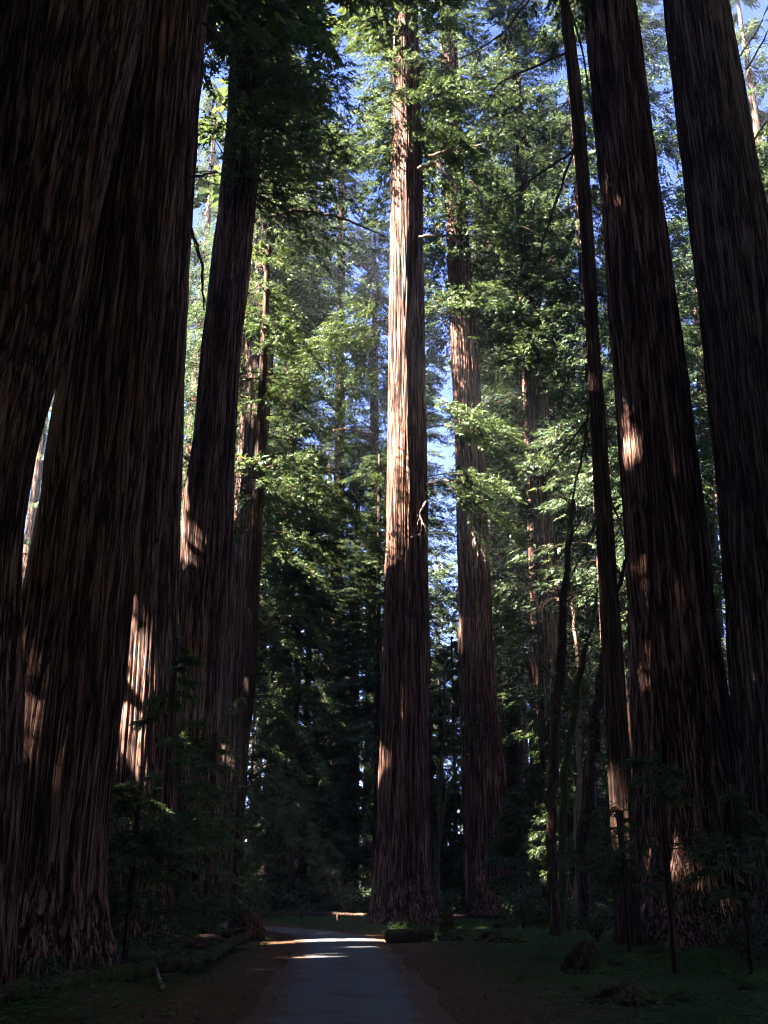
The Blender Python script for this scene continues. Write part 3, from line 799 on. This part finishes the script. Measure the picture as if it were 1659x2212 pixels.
rg = np.random.default_rng(99)
GB = 'redwoods filling the background'
LB = 'one of the tall redwoods merging into the sunlit background foliage'
tall = []
for i in range(3):
    ax = StraightAxis(0, 0, 84 + 5 * i, 1.2)
    t = thing('redwood_tree', LB, 'tree', ax.base, GB)
    obj('trunk', trunk_mesh('trunk', ax, BARK, 28, 1.2, None, 0.05, 300 + i), t)
    obj('crown', TALL_CROWN[i], t)
    tall.append(t)
spots = [(-20, 80), (-27, 90), (-36, 86), (19, 66), (31, 68), (23, 92), (-9, 92), (4, 104), (-15, 96), (-12.5, 86), (25.5, 82), (36.5, 82), (14, 90), (18.5, 98), (-21, 104), (17.5, 77)]
for Yr, n, half in ((112, 7, 56), (128, 9, 66), (146, 10, 76), (168, 11, 90)):
    for i in range(n):
        x = -half + (i + 0.5) * 2 * half / n + rg.normal(0, 2.5)
        spots.append((x, Yr + rg.normal(0, 4)))
for i, (x, y) in enumerate(spots):
    src = tall[i % 3]
    sc_, ro = (rg.uniform(0.62, 0.8) if i < 8 else rg.uniform(0.95, 1.1) if i < 16 else rg.uniform(0.85, 1.12)), rg.uniform(0, 6.28)
    if i < 3:
        src.location = (x, y, 0); src.rotation_euler = (0, 0, ro); src.scale = (sc_,) * 3
    else:
        copy_thing(src, (x, y, 0), ro, sc_, LB, GB)

GY = 'young trees under the background redwoods'
LY = 'one of the bushy young trees in the dim background under the redwoods'
young = [proto_tree('young_tree', LY, 'tree', 24 + 5 * i, 0.28, [dict(z0=0.6, z1=24 + 5 * i, L0=4.6, L1=0.8, nb=110, ns=34, size=0.92)], 320 + i, BARK_DARK, SPRAY_MID, nu=14, leaf=LEAF, group=GY) for i in range(3)]
ysp = []
for Yr, n, half in ((84, 8, 36), (97, 9, 42), (110, 11, 50), (125, 12, 60)):
    for i in range(n):
        ysp.append((-half + (i + 0.5) * 2 * half / n + rg.normal(0, 1.8), Yr + rg.normal(0, 3)))
ysp += [(4.6, 86), (6.2, 93), (3.4, 99), (8.5, 104), (-6.5, 88), (-3.0, 96), (13, 88), (-21, 63), (-22.5, 71), (-25, 80)]
for i, (x, y) in enumerate(ysp):
    src = young[i % 3]
    sc_, ro = rg.uniform(0.45, 1.2), rg.uniform(0, 6.28)
    if i < 3:
        src.location = (x, y, 0); src.rotation_euler = (0, 0, ro); src.scale = (sc_,) * 3
    else:
        copy_thing(src, (x, y, 0), ro, sc_, LY, GY)

# unseen grove left of the frame, placed to keep sun off trunks and floor
GO = 'unseen redwoods placed around the view to shade it'
LO = 'unseen redwood of the surrounding grove, placed to shade the scene'
SHADE_GROVE = [(-30, 12, 92), (-40, 22, 98), (-27, 27, 92), (-52, 14, 98), (-36, 43.5, 98), (-46, 34, 100), (-60, 21.5, 100), (-40, 51, 98), (-53, 49.5, 100), (-66, 40, 100), (-47, 63.5, 92), (-60, 54, 98), (-27, 37, 92),
    (-50, 68, 76), (-64, 75, 82), (-56, 80, 64), (-72, 84, 72), (-62, 92, 62), (-76, 56, 96), (-20, 10, 80), (-18, 20, 74), (-80, 100, 66), (-72, 24, 98), (-44, 4, 92), (-66, 8, 96)]
def shade_targets():
    """places that lie in deep shade in the photograph, sampled along the trunks and the ground"""
    out, thr = [], []
    for ax, y0, y1, dz in ((aD, 90, 1950, 0.8), (aN, 0, 1990, 0.8), (aO, 0, 1990, 1.0), (aG, 1270, 1980, 0.8), (aH, 250, 1950, 0.9), (aM, 0, 1990, 1.2), (aB, 0, 2050, 1.0), (aC, 0, 1950, 1.0), (aA, 0, 2050, 1.2), (aE, 60, 480, 1.2), (aE, 950, 1900, 1.0), (aI, 300, 1900, 1.5)):
        Y = ax.Y
        z0 = max(0.3, P(829, y1, Y)[2]); z1 = P(829, y0, Y)[2]
        for z in np.arange(z0, z1, dz):
            c = ax.at(z); r = float(ax.rad(z))
            for f in ((-0.9, -0.3), (-0.5, -0.8), (0.1, -0.95)):
                out.append(c + np.array([f[0] * r, f[1] * r, 0])); thr.append(4.0 if (ax in (aN, aO) and c[2] > 22) else 7.5)
    for y in np.arange(11, 62, 1.3):
        for x in np.arange(-9, 14, 1.5):
            out.append(np.array([x, y, 0.0]))
    for x in np.arange(-12, 0, 1.5):
        for z in np.arange(2, 20, 1.5):
            out.append(np.array([x, 50.0, z]))
    return np.array(out), np.array(thr + [7.0] * (len(out) - len(thr)))
grove = []
for k, (x, y, H) in enumerate(SHADE_GROVE):
    ax = StraightAxis(x, y, H, 1.3)
    f = Foliage(400 + k, SPRAY_HALF if math.hypot(x, y) < 38 else SPRAY_BIG, LEAF, True)
    f.log = []
    f.crown(ax, 14, H, 7.5, 4.0, 120, 14, 2.45, shape=1.6)
    grove.append((ax, f))
def add_shade_boughs():
    """unseen boughs added to the grove crowns to block sun from chosen shaded places"""
    e1 = np.array([-S[1], S[0], 0.0]); e1 /= np.linalg.norm(e1); e2 = np.cross(S, e1)
    T, TH = shade_targets()
    # the carved sun gaps win over the added shade
    keep = np.ones(len(T), bool)
    for t, r in SHAFTS:
        d = T - t
        al = d @ S
        keep &= ~((np.abs(al) < 200) & (np.linalg.norm(d - al[:, None] * S, axis=1) < r + 0.35))
    T = T[keep]; TH = TH[keep]
    pos = np.concatenate([p for _, f in grove for p in f.log])
    cell = 0.6
    def key(p): return np.floor((p @ e1) / cell).astype(int), np.floor((p @ e2) / cell).astype(int)
    cover = {}
    for a, b in zip(*key(pos)):
        for i in (-1, 0, 1):
            for j in (-1, 0, 1):
                cover[(a + i, b + j)] = cover.get((a + i, b + j), 0) + (1.0 if i == 0 and j == 0 else 0.45)
    g = np.random.default_rng(5)
    added = 0
    for t, lim in zip(T, TH):
        a, b = key(t[None]); kk = (a[0], b[0])
        if cover.get(kk, 0) > lim: continue
        best = None
        for n, (ax, f) in enumerate(grove):
            u = (t[0] - ax.base[0]) / -S[0]
            if u < 14: continue
            p = t + S * u
            if not 12 < p[2] < ax.H - 1: continue
            dy = abs(p[1] - ax.base[1])
            if dy < 10.5 and (best is None or dy < best[0]): best = (dy, n, p)
        if best is None: continue
        _, n, p = best
        ax, f = grove[n]
        o = ax.at(p[2] - 0.5)
        f.limb(np.array([o, (o + p) / 2 + [0, 0, 0.3], p]), np.array([0.09, 0.06, 0.02]), 3)
        m = 11
        q = p + g.normal(0, 0.75, (m, 3))
        f.sprays(q, g.normal(0, 1, (m, 3)) * [1, 1, 0.4], g.normal(0, 0.5, (m, 3)) - S * 0.0 + [0, 0, 1], g.uniform(1.5, 2.2, m))
        added += 1
        for i in range(-2, 3):
            for j in range(-2, 3):
                cover[(kk[0] + i, kk[1] + j)] = cover.get((kk[0] + i, kk[1] + j), 0) + m * 0.55 * math.exp(-(i * i + j * j) / 2.5) * 0.6
    return added, len(T)
CLOSED = add_shade_boughs()
for k, (ax, f) in enumerate(grove):
    t = thing('redwood_tree', LO, 'tree', ax.base, GO)
    obj('trunk', trunk_mesh('trunk', ax, BARK, 16, 3.0, None, 0.05, 400 + k), t)
    obj('crown', f.mesh('crown', ax.base), t)
near = proto_tree('redwood_tree', LO, 'tree', 82, 1.4, [dict(z0=10, z1=82, L0=8, L1=3, nb=260, ns=24, size=1.7, shape=1.5)], 450, BARK, SPRAY_MID, LEAF, 24, 2.0, GO, (16, -4), False)  # more unseen trees, set around and behind the camera to cut skylight
for (x, y) in [(24, 10), (22, 24), (30, 34), (36, 20), (34, 4), (38, 46), (46, 34), (44, 58), (54, 48), (52, 70), (62, 62), (60, 84), (70, 76), (46, 10),
               (-10, -6), (8, -10), (-2, -22), (16, -20), (-16, -18), (-28, -8), (26, -8), (-8, -34), (10, -36), (-24, -30), (26, -28), (-40, -16), (40, -14), (-38, -36), (0, -48), (38, -40), (-18, -50), (20, -52), (-56, -4), (56, 0),
               (-5, -14), (4, -17), (13, -12), (-13, -27), (18, -33), (-20, -11), (20, -3), (-32, -22), (32, -20), (-46, -28), (46, -26), (-8, -60), (10, -64), (-30, -48), (30, -52), (-50, -44), (50, -44), (-64, -22), (64, -18), (34, 12), (-30, -1)]:
    copy_thing(near, (x, y, 0), rg.uniform(0, 6.28), rg.uniform(0.88, 1.1), LO, GO)

def far_wood():
    f = Foliage(501, SPRAY_BIG, LEAF_FAR, False)
    g = np.random.default_rng(502)
    for i in range(180):
        a = g.uniform(0, 2 * math.pi); r = g.uniform(185, 235)
        cx, cy = r * math.cos(a), r * math.sin(a); H = g.uniform(45, 88)
        n = 46
        z = H * g.random(n) ** 0.9 + 0.5
        rad = 5.5 * (1.05 - 0.7 * z / H) * np.sqrt(g.random(n)); th = g.uniform(0, 6.28, n)
        pos = np.stack([cx + rad * np.cos(th), cy + rad * np.sin(th), z], 1)
        d = np.stack([np.cos(th), np.sin(th), g.normal(-0.3, 0.3, n)], 1)
        nn = g.normal(0, 0.5, (n, 3)); nn[:, 2] += 1
        f.sprays(pos, d, nn, g.uniform(3, 5.5, n))
        f.limb(np.array([[cx, cy, 0], [cx, cy, H * 0.5], [cx, cy, H]]), np.array([1.0, 0.7, 0.1]), 5)
    for i in range(1200):
        a = g.uniform(0, 2 * math.pi); r = g.uniform(125, 185)
        n = 14
        pos = np.stack([r * math.cos(a) + g.normal(0, 2.2, n), r * math.sin(a) + g.normal(0, 2.2, n), g.uniform(0.3, g.uniform(4, 22), n)], 1)
        nn = g.normal(0, 0.8, (n, 3)); nn[:, 2] += 1
        f.sprays(pos, g.normal(0, 1, (n, 3)) * [1, 1, 0.5], nn, g.uniform(2, 4, n))
    o = obj('distant_wood', f.mesh('distant_wood', (0, 0, 0)))
    o['kind'] = 'stuff'; o['label'] = 'distant forest closing the view behind all the trunks'
far_wood()

# ------------------------------------------------------------------ logs, stumps and the log rail
MOSS = bark_mat('mossy_log', (0.02, 0.013, 0.008), (0.06, 0.038, 0.022), (0.13, 0.09, 0.055), 1.2, moss=0.55)
def log(name, label, cat, a, b, r0, r1, mat, seed, nu=28, sag=0.0):
    rg = np.random.default_rng(seed)
    a = np.asarray(a, float); b = np.asarray(b, float)
    n = 26
    f = np.linspace(0, 1, n)
    p = a + (b - a) * f[:, None]; p[1:-1] += rg.normal(0, 0.02, (n - 2, 3)) * np.linalg.norm(b - a) * 0.12
    p[:, 2] -= sag * np.sin(f * math.pi)
    r = (r0 + (r1 - r0) * f) * (1 + rg.normal(0, 0.05, n))
    v, q = tube(p, r, nu)
    vv = v.reshape(n, nu, 3); g = rg.normal(0, 0.05, (1, nu)) + rg.normal(0, 0.025, (n, nu))
    vv = p[:, None] + (vv - p[:, None]) * (1 + g)[..., None]
    v = np.concatenate([vv.reshape(-1, 3), p[:1], p[-1:]])
    tr = [(n * nu, (j + 1) % nu, j) for j in range(nu)] + [(n * nu + 1, (n - 1) * nu + j, (n - 1) * nu + (j + 1) % nu) for j in range(nu)]
    base = (a + b) / 2; base[2] = min(a[2], b[2]) - max(r0, r1)
    o = obj(name, mesh_np(name, v - base, tr, [mat], smooth=True, quads=q), None, base)
    return tag(o, label, cat)
def gp(x, y, z): return np.array([x, y, gz(x, y) + z])
log('fallen_log', 'long mossy log lying in the left foreground beside the lane', 'log', gp(-5.4, 14.5, 0.12), gp(-4.15, 23.5, 0.30), 0.17, 0.14, MOSS, 601)
log('fallen_log', 'mossy log farther along the left verge, ending near the bend', 'log', gp(-4.25, 24.2, 0.22), gp(-4.6, 38, 0.42), 0.16, 0.12, MOSS, 602)
log('fallen_log', 'short dark log by the foot of the tall redwood, right of the lane', 'log', G(842, 2024, 0.2), G(930, 2020, 0.2), 0.26, 0.22, MOSS, 603)
log('fallen_log', 'slim dead pole on the ground under the left mossy logs', 'log', gp(-3.6, 18.5, 0.05), gp(-4.6, 22.5, 0.35), 0.03, 0.02, DEADWOOD, 604)

def stump(name, label, cat, p, r, h, mat, seed, taper=0.7, lean=(0, 0), dome=False, squash=1.0):
    rg = np.random.default_rng(seed)
    nu, n = 64, 26
    f = np.linspace(0, 1, n)
    th = np.arange(nu) / nu * 2 * math.pi
    U, F = np.meshgrid(np.arange(nu) / nu, f)
    prof = np.cos(F * math.pi / 2) ** 0.55 if dome else (taper + (1 - taper) * (1 - F) ** 2 + 0.35 * np.exp(-F * 7))
    noise = 1 + 0.30 * (vnoise(rg, U, F + 0.2, 7, 0.6, 3) - 0.5) + 0.26 * (vnoise(rg, U, F + 0.2, 14, 0.25, 3) - 0.5) + 0.2 * (vnoise(rg, U, F + 0.2, 30, 0.1, 3) - 0.5)
    R = r * prof * noise
    top = 0 if dome else 0.22 * h * (vnoise(rg, U, F, 8, 4, 8) - 0.5) * (F > 0.7)
    z = F * h * (1 if not dome else 1) + top
    v = np.stack([R * np.cos(th) + lean[0] * F * h, squash * R * np.sin(th) + lean[1] * F * h, z - 0.08], -1)
    v = np.concatenate([v.reshape(-1, 3), [[lean[0] * h, lean[1] * h, h * (0.80 if not dome else 1.0) - 0.08]]])
    i = np.arange(n - 1)[:, None] * nu; j = np.arange(nu)[None]; j2 = (j + 1) % nu
    q = np.stack([i + j, i + j2, i + nu + j2, i + nu + j], -1).reshape(-1, 4)
    tr = [((n - 1) * nu + a, (n - 1) * nu + (a + 1) % nu, n * nu) for a in range(nu)]
    p = np.array(p, float); p[2] = gz(p[0], p[1])
    o = obj(name, mesh_np(name, v, tr, [mat], smooth=True, quads=q), None, p)
    return tag(o, label, cat)
def gxy(x, y):
    p = G(x, y); return p
stump('tree_stump', 'upright dark stump right of the tall redwood foot', 'stump', gxy(972, 2016), 0.42, 1.15, MOSS, 611, 0.6, (-0.12, 0))
stump('tree_stump', 'leaning broken stump just right of the upright dark stump', 'stump', gxy(1058, 2030), 0.26, 0.75, MOSS, 612, 0.6, (0.45, 0))
stump('root_mound', 'rounded root mound between the two dark stumps', 'mound', gxy(1000, 2032), 0.95, 0.55, MOSS, 613, dome=True, squash=0.7)
stump('root_mound', 'low mossy mound under the leaning broken stump', 'mound', gxy(1085, 2048), 0.9, 0.5, MOSS, 614, dome=True, squash=0.7)
stump('tree_stump', 'moss covered rounded stump in the dark right foreground', 'stump', gxy(1268, 2098), 0.52, 0.80, MOSS, 615, dome=True)
stump('root_mound', 'broad low mossy mound nearest the camera at bottom right', 'mound', gxy(1365, 2190), 0.62, 0.40, MOSS, 616, dome=True, squash=0.8)
stump('root_mound', 'dark upturned root lump at the left road edge by the bend', 'mound', gxy(530, 2030), 0.75, 1.25, BARK_DARK, 617, dome=True, squash=0.8)
stump('root_mound', 'low duff heap left of the lane beside the far mossy log', 'mound', gxy(440, 2052), 1.1, 0.55, BARK_DARK, 618, dome=True, squash=0.9)

def rail(label, a, b, z, r, seed, nposts):
    rg = np.random.default_rng(seed)
    a = np.array(a); b = np.array(b)
    base = (a + b) / 2; base[2] = 0
    t = thing('log_rail', label, 'rail', base)
    pts = a + (b - a) * np.linspace(0, 1, nposts)[:, None]
    for i in range(nposts - 1):
        n = 8
        p = pts[i] + (pts[i + 1] - pts[i]) * np.linspace(0.0, 0.985, n)[:, None]
        p[:, 2] = z + rg.normal(0, 0.012, n)
        v, q = tube(p, np.full(n, r) * (1 + rg.normal(0, 0.06, n)), 10)
        obj('rail_log', mesh_np('rail_log', v - base, None, [BARK_DARK], smooth=True, quads=q), t)
    for i in range(nposts):
        p = np.array([[pts[i][0], pts[i][1] + 0.02, -0.2], [pts[i][0], pts[i][1], z * 0.5], [pts[i][0], pts[i][1], z - 0.02]])
        v, q = tube(p, np.array([r * 1.2, r * 1.15, r * 1.1]), 9)
        obj('post', mesh_np('post', v - base, None, [BARK_DARK], smooth=True, quads=q), t)
ra = P(575, 1964, 74); rb = P(812, 1980, 70)
rail('low log rail crossing behind the road bend', (ra[0], 74, 0), (rb[0], 70, 0), 0.42, 0.10, 621, 4)
ra = P(930, 1984, 68); rb = P(1090, 1988, 66)
rail('low log rail right of the tall redwood, behind the stumps', (ra[0], 68, 0), (rb[0], 66, 0), 0.40, 0.10, 622, 3)

# ------------------------------------------------------------------ ferns, shrubs, saplings
def fern_mesh(seed, nf=13, L=0.95):
    rg = np.random.default_rng(seed)
    vs, qs, tn, cnt = [], [], [], 0
    for i in range(nf):
        az = i / nf * 2 * math.pi + rg.normal(0, 0.2); l = L * rg.uniform(0.7, 1.15); up = rg.uniform(0.55, 0.95)
        m = 22
        t = np.linspace(0, 1, m)
        hor = l * (0.25 * t + 0.6 * t ** 1.7); ver = l * (up * t - 0.55 * t ** 2.4)
        c = np.stack([hor * math.cos(az), hor * math.sin(az), ver], 1)
        side = np.array([-math.sin(az), math.cos(az), 0])
        fw = np.array([math.cos(az), math.sin(az), 0])
        for k in range(2, m):
            ln = 0.17 * l * math.sin(math.pi * min(1, 0.12 + 0.88 * t[k])) ** 0.7 + 0.01
            for sd in (-1, 1):
                b = c[k]; tip = b + side * sd * ln + fw * ln * 0.25 - np.array([0, 0, 0.25 * ln])
                w_ = fw * 0.017 * l
                vs += [b - w_ * 0.6, b + w_, tip + w_ * 0.1, tip - w_ * 0.3]; qs.append([cnt, cnt + 1, cnt + 2, cnt + 3]); cnt += 4
        for k in range(m - 1):
            w_ = side * 0.006
            vs += [c[k] - w_, c[k] + w_, c[k + 1] + w_ * 0.8, c[k + 1] - w_ * 0.8]; qs.append([cnt, cnt + 1, cnt + 2, cnt + 3]); cnt += 4
    return mesh_np('fern', np.array(vs), None, [LEAF_SORREL], None, np.clip(rg.normal(0.5, 0.2, len(qs)), 0, 1), False, np.array(qs))
ferns = [fern_mesh(631), fern_mesh(632, 11, 1.1), fern_mesh(633, 15, 0.85)]
for i, (x, y, sc_, lab) in enumerate([
    (1092, 2000, 1.35, 'sunlit sword fern beside the bright leafy shrub'),
    (1010, 2040, 0.8, 'small fern in front of the rounded root mound'),
    (1180, 2075, 1.0, 'fern in shade left of the moss covered stump'),
    (1335, 2080, 1.1, 'fern in shade right of the moss covered stump'),
    (1560, 2095, 1.2, 'fern at the foot of the right saplings'),
    (1455, 2180, 0.9, 'fern beside the broad mound at bottom right'),
    (330, 2120, 1.1, 'fern behind the long mossy log on the left'),
    (250, 2075, 1.2, 'fern at the foot of the broad black trunk'),
    (480, 2055, 0.9, 'fern beside the far mossy log'),
    (600, 2030, 0.8, 'little fern on the left road edge at the bend'),
    (150, 2150, 1.0, 'fern in the darkest left corner behind the mossy log'),
    (1120, 2120, 0.8, 'small fern on the open floor between the lane and the moss covered stump'),
    (1610, 2160, 1.1, 'fern in the bottom right corner of the picture'),
    (1250, 2160, 0.75, 'small fern left of the broad mound at bottom right'),
    (1420, 2060, 1.0, 'fern under the thin stemmed sapling'),
    (1150, 2030, 0.9, 'fern right of the leaning broken stump')]):
    p = gxy(x, y)
    o = obj('fern', ferns[i % 3], None, (p[0], p[1], gz(p[0], p[1]) - 0.02))
    o.rotation_euler = (0, 0, i * 1.3); o.scale = (sc_,) * 3
    tag(o, lab, 'fern', 'ferns on the forest floor')

def shrub(label, p, h, rad, nst, nleaf, seed, leaf=LEAF_SHRUB, ls=0.09, mat=TWIG):
    rg = np.random.default_rng(seed)
    p = np.array(p, float); p[2] = gz(p[0], p[1])
    t = thing('shrub', label, 'shrub', p)
    vs, qs, cnt = [], [], 0
    lv, lq, lt, lc = [], [], [], 0
    for i in range(nst):
        az = rg.uniform(0, 6.28); d = np.array([math.cos(az), math.sin(az), 0]) * rad * rg.uniform(0.3, 1)
        hh = h * rg.uniform(0.55, 1.05)
        f = np.linspace(0, 1, 9)[:, None]
        c = d * f ** 1.4 + np.array([0, 0, 1]) * hh * (f - 0.12 * f ** 3) + rg.normal(0, 0.02, (9, 3)) * h * f
        v, q = tube(c, np.linspace(0.018, 0.004, 9), 4); vs.append(v); qs.append(q + cnt); cnt += len(v)
        m = nleaf // nst
        k = rg.uniform(0.25, 1, m)
        b = np.stack([np.interp(k, f[:, 0], c[:, a]) for a in range(3)], 1) + rg.normal(0, 0.13, (m, 3)) * rad
        a1 = rg.normal(0, 1, (m, 3)); a1[:, 2] *= 0.4; a1 /= np.linalg.norm(a1, axis=1)[:, None]
        nn = rg.normal(0, 0.5, (m, 3)); nn[:, 2] += 1
        a2 = np.cross(nn, a1); a2 /= np.linalg.norm(a2, axis=1)[:, None]
        s_ = ls * rg.uniform(0.6, 1.4, m)[:, None]
        quad = np.stack([b, b + a1 * s_ * 0.5 + a2 * s_ * 0.3, b + a1 * s_, b + a1 * s_ * 0.5 - a2 * s_ * 0.3], 1).reshape(-1, 3)
        lv.append(quad); lq.append(np.arange(m * 4).reshape(-1, 4) + lc); lc += m * 4
        lt.append(np.clip(rg.normal(0.5, 0.25, m), 0, 1))
    obj('stem', mesh_np('stem', np.concatenate(vs), None, [mat], smooth=True, quads=np.concatenate(qs)), t)
    obj('leaves', mesh_np('leaves', np.concatenate(lv), None, [leaf], None, np.concatenate(lt), False, np.concatenate(lq)), t)
    return t
shrub('bright sunlit leafy shrub behind the stumps on the right', P(1130, 1990, 56), 2.6, 1.5, 16, 1500, 641, ls=0.15)
shrub('lower shrub with light leaves right of the bright leafy shrub', P(1230, 2005, 50), 1.5, 1.3, 12, 900, 642, ls=0.13)
shrub('sunlit upright shrub at the left road edge by the bend', P(552, 2010, 50), 2.9, 0.8, 10, 700, 643, ls=0.14)
shrub('low bright weeds at the foot of the tall redwood', gxy(868, 2016), 0.35, 1.0, 24, 700, 644, LEAF_SORREL, 0.07)
shrub('dim leafy bush behind the left end of the log rail', P(760, 1960, 80), 2.6, 2.4, 16, 1000, 645, ls=0.2)
shrub('dim leafy bush behind the middle of the log rail', P(640, 1960, 82), 2.2, 2.4, 16, 1000, 646, ls=0.2)
shrub('dark bush right of the tall redwood behind the rail', P(965, 1965, 76), 2.2, 2.0, 14, 900, 647, ls=0.18)
shrub('dark leafy bush at the far right under the saplings', P(1600, 2040, 32), 1.6, 1.6, 16, 1200, 648, ls=0.1)
shrub('dark leafy bush under the slender dark tree', P(1290, 2030, 38), 1.3, 1.3, 14, 900, 649, ls=0.1)

def sapling(label, p, H, L0, nb, ns, size, seed, lean=0.0, z0=0.4, tmpl=None, flat=0.2):
    ax = StraightAxis(p[0], p[1], H, 0.02 + H * 0.009, lean, 0.2)
    t = thing('young_tree', label, 'tree', ax.base)
    t.location = (p[0], p[1], gz(p[0], p[1]))
    obj('trunk', trunk_mesh('trunk', ax, BARK_DARK, 10, 0.5, None, 0.008, seed, 6), t)
    f = Foliage(seed, tmpl or SPRAY_FINE, LEAF, True, 1.2)
    f.crown(ax, z0, H, L0, 0.4, nb, ns, size, r0=0.018, rise=0.1, droop=flat)
    obj('crown', f.mesh('crown', ax.base), t)
    return t
sapling('thin stemmed sapling with layered boughs at the lower right', gxy(1460, 2100), 5.0, 2.9, 15, 30, 0.42, 651, z0=2.6)
sapling('layered sapling at the right edge below the cut trunk', P(1620, 2060, 27), 4.4, 2.4, 15, 28, 0.42, 652, z0=1.4)
sapling('small sapling left of the sun patch at the big right trunk foot', P(1360, 2050, 33), 4.0, 1.6, 12, 26, 0.4, 653, z0=1.6)
sapling('dark young conifer filling the gap between the broad left trunks', P(335, 2030, 37), 10.5, 3.2, 44, 40, 0.5, 654)
sapling('dark young conifer under the straight black redwood', P(440, 2020, 44), 8.0, 3.0, 40, 38, 0.5, 655)
sapling('short dark young conifer beside the thin black trunk', P(500, 2015, 47), 5.0, 2.2, 26, 34, 0.45, 656)
sapling('dark young conifer low against the broad black trunk', P(270, 2070, 30), 5.0, 2.2, 40, 40, 0.5, 657)
sapling('dim young conifer between the two central redwoods', P(965, 1975, 82), 10, 3.0, 60, 44, 0.8, 658, tmpl=SPRAY)
sapling('dim young conifer right of the shaded brown redwood', P(1130, 1985, 66), 7.5, 2.8, 56, 44, 0.7, 659, tmpl=SPRAY)
sapling('dark young conifer behind the crooked understorey stems', P(1240, 1990, 60), 9.0, 3.0, 60, 44, 0.7, 660, tmpl=SPRAY)
sapling('dim young conifer left of the dim background trunk', P(650, 1965, 86), 13, 3.6, 80, 46, 0.9, 661, tmpl=SPRAY)

# ------------------------------------------------------------------ ground cover and litter
def ground_cover():
    g = np.random.default_rng(71)
    n = 23000
    y = 13 + 62 * g.random(n) ** 1.5; x = g.uniform(-0.42, 0.42, n) * (y + 4)
    d = road_dist(x, y)
    patch = np.sin(x * 0.9 + 2 * np.sin(y * 0.3)) + np.sin(y * 0.7 + x * 0.5) + g.normal(0, 0.5, n)
    keep = (d > 2.1 + g.exponential(0.9, n)) & (patch > -0.6)
    x, y = x[keep], y[keep]; n = len(x)
    z = ground_z(x, y) + g.uniform(0.03, 0.13, n)
    vs = []
    rot = g.uniform(0, 6.28, n); s = g.uniform(0.035, 0.07, n) * (1 + y / 60)
    for k in range(3):
        a = rot + k * 2.094
        dx, dy = np.cos(a), np.sin(a)
        c = np.stack([x, y, z], 1)
        f = np.stack([dx, dy, -0.15 + g.normal(0, 0.15, n)], 1) * s[:, None]; sd = np.stack([-dy, dx, 0 * dx], 1) * s[:, None] * 0.55
        vs.append(np.stack([c, c + f * 0.7 + sd, c + f * 1.0, c + f * 0.7 - sd], 1))
    v = np.stack(vs, 1).reshape(-1, 3)
    q = np.arange(len(v)).reshape(-1, 4)
    o = obj('ground_cover', mesh_np('ground_cover', v, None, [LEAF_SORREL], None, np.clip(np.repeat(g.normal(0.5, 0.25, n), 3), 0, 1), False, q))
    o['kind'] = 'stuff'; o['label'] = 'low green sorrel leaves carpeting both sides of the lane'
    # fallen twigs and needle sprays
    n = 30000
    y = 13 + 50 * g.random(n) ** 1.4; x = g.uniform(-0.4, 0.4, n) * (y + 4)
    d = road_dist(x, y)
    keep = (d > 1.15 + g.exponential(0.15, n)) & (g.random(n) < np.exp(-(d - 1.4) / 2.2) + 0.25)
    x, y = x[keep], y[keep]; n = len(x)
    z = np.maximum(ground_z(x, y), np.where(road_dist(x, y) < 1.7, 0.03, -1)) + 0.012
    a = g.uniform(0, 6.28, n); l = g.uniform(0.06, 0.3, n); wd = g.uniform(0.006, 0.016, n)
    f = np.stack([np.cos(a), np.sin(a), g.normal(0.03, 0.12, n)], 1) * l[:, None]; sd = np.stack([-np.sin(a), np.cos(a), 0 * a], 1) * wd[:, None]
    c = np.stack([x, y, z], 1)
    v = np.stack([c - sd, c + f - sd * 0.5, c + f + sd * 0.5, c + sd], 1).reshape(-1, 3)
    m = bark_mat('needle_litter', (0.05, 0.022, 0.012), (0.13, 0.06, 0.03), (0.24, 0.13, 0.075), 3.0)
    o = obj('needle_litter', mesh_np('needle_litter', v, None, [m], quads=np.arange(len(v)).reshape(-1, 4)))
    o['kind'] = 'stuff'; o['label'] = 'fallen red-brown twigs and needles along the lane edges'
ground_cover()
# ------------------------------------------------------------------ air
def build_haze(d):
    W, z0, z1 = 2600.0, -1.6, 104.0
    v = [(x, y, z) for z in (z0, z1) for x, y in ((-W, -W), (W, -W), (W, W), (-W, W))]
    q = [(3, 2, 1, 0), (4, 5, 6, 7), (0, 1, 5, 4), (1, 2, 6, 5), (2, 3, 7, 6), (3, 0, 4, 7)]
    m, nt, out = nodes('forest_air')
    pv = N(nt, 'ShaderNodeVolumePrincipled')
    pv.inputs['Color'].default_value = (0.86, 0.92, 1.0, 1)
    pv.inputs['Density'].default_value = d
    pv.inputs['Anisotropy'].default_value = 0.1
    nt.links.new(pv.outputs[0], out.inputs['Volume'])
    o = obj('haze', mesh_np('haze', v, None, [m], quads=q))
    o['kind'] = 'stuff'; o['label'] = 'thin pale morning air between the far trees'
HAZE = 0.0003
if HAZE: build_haze(HAZE)
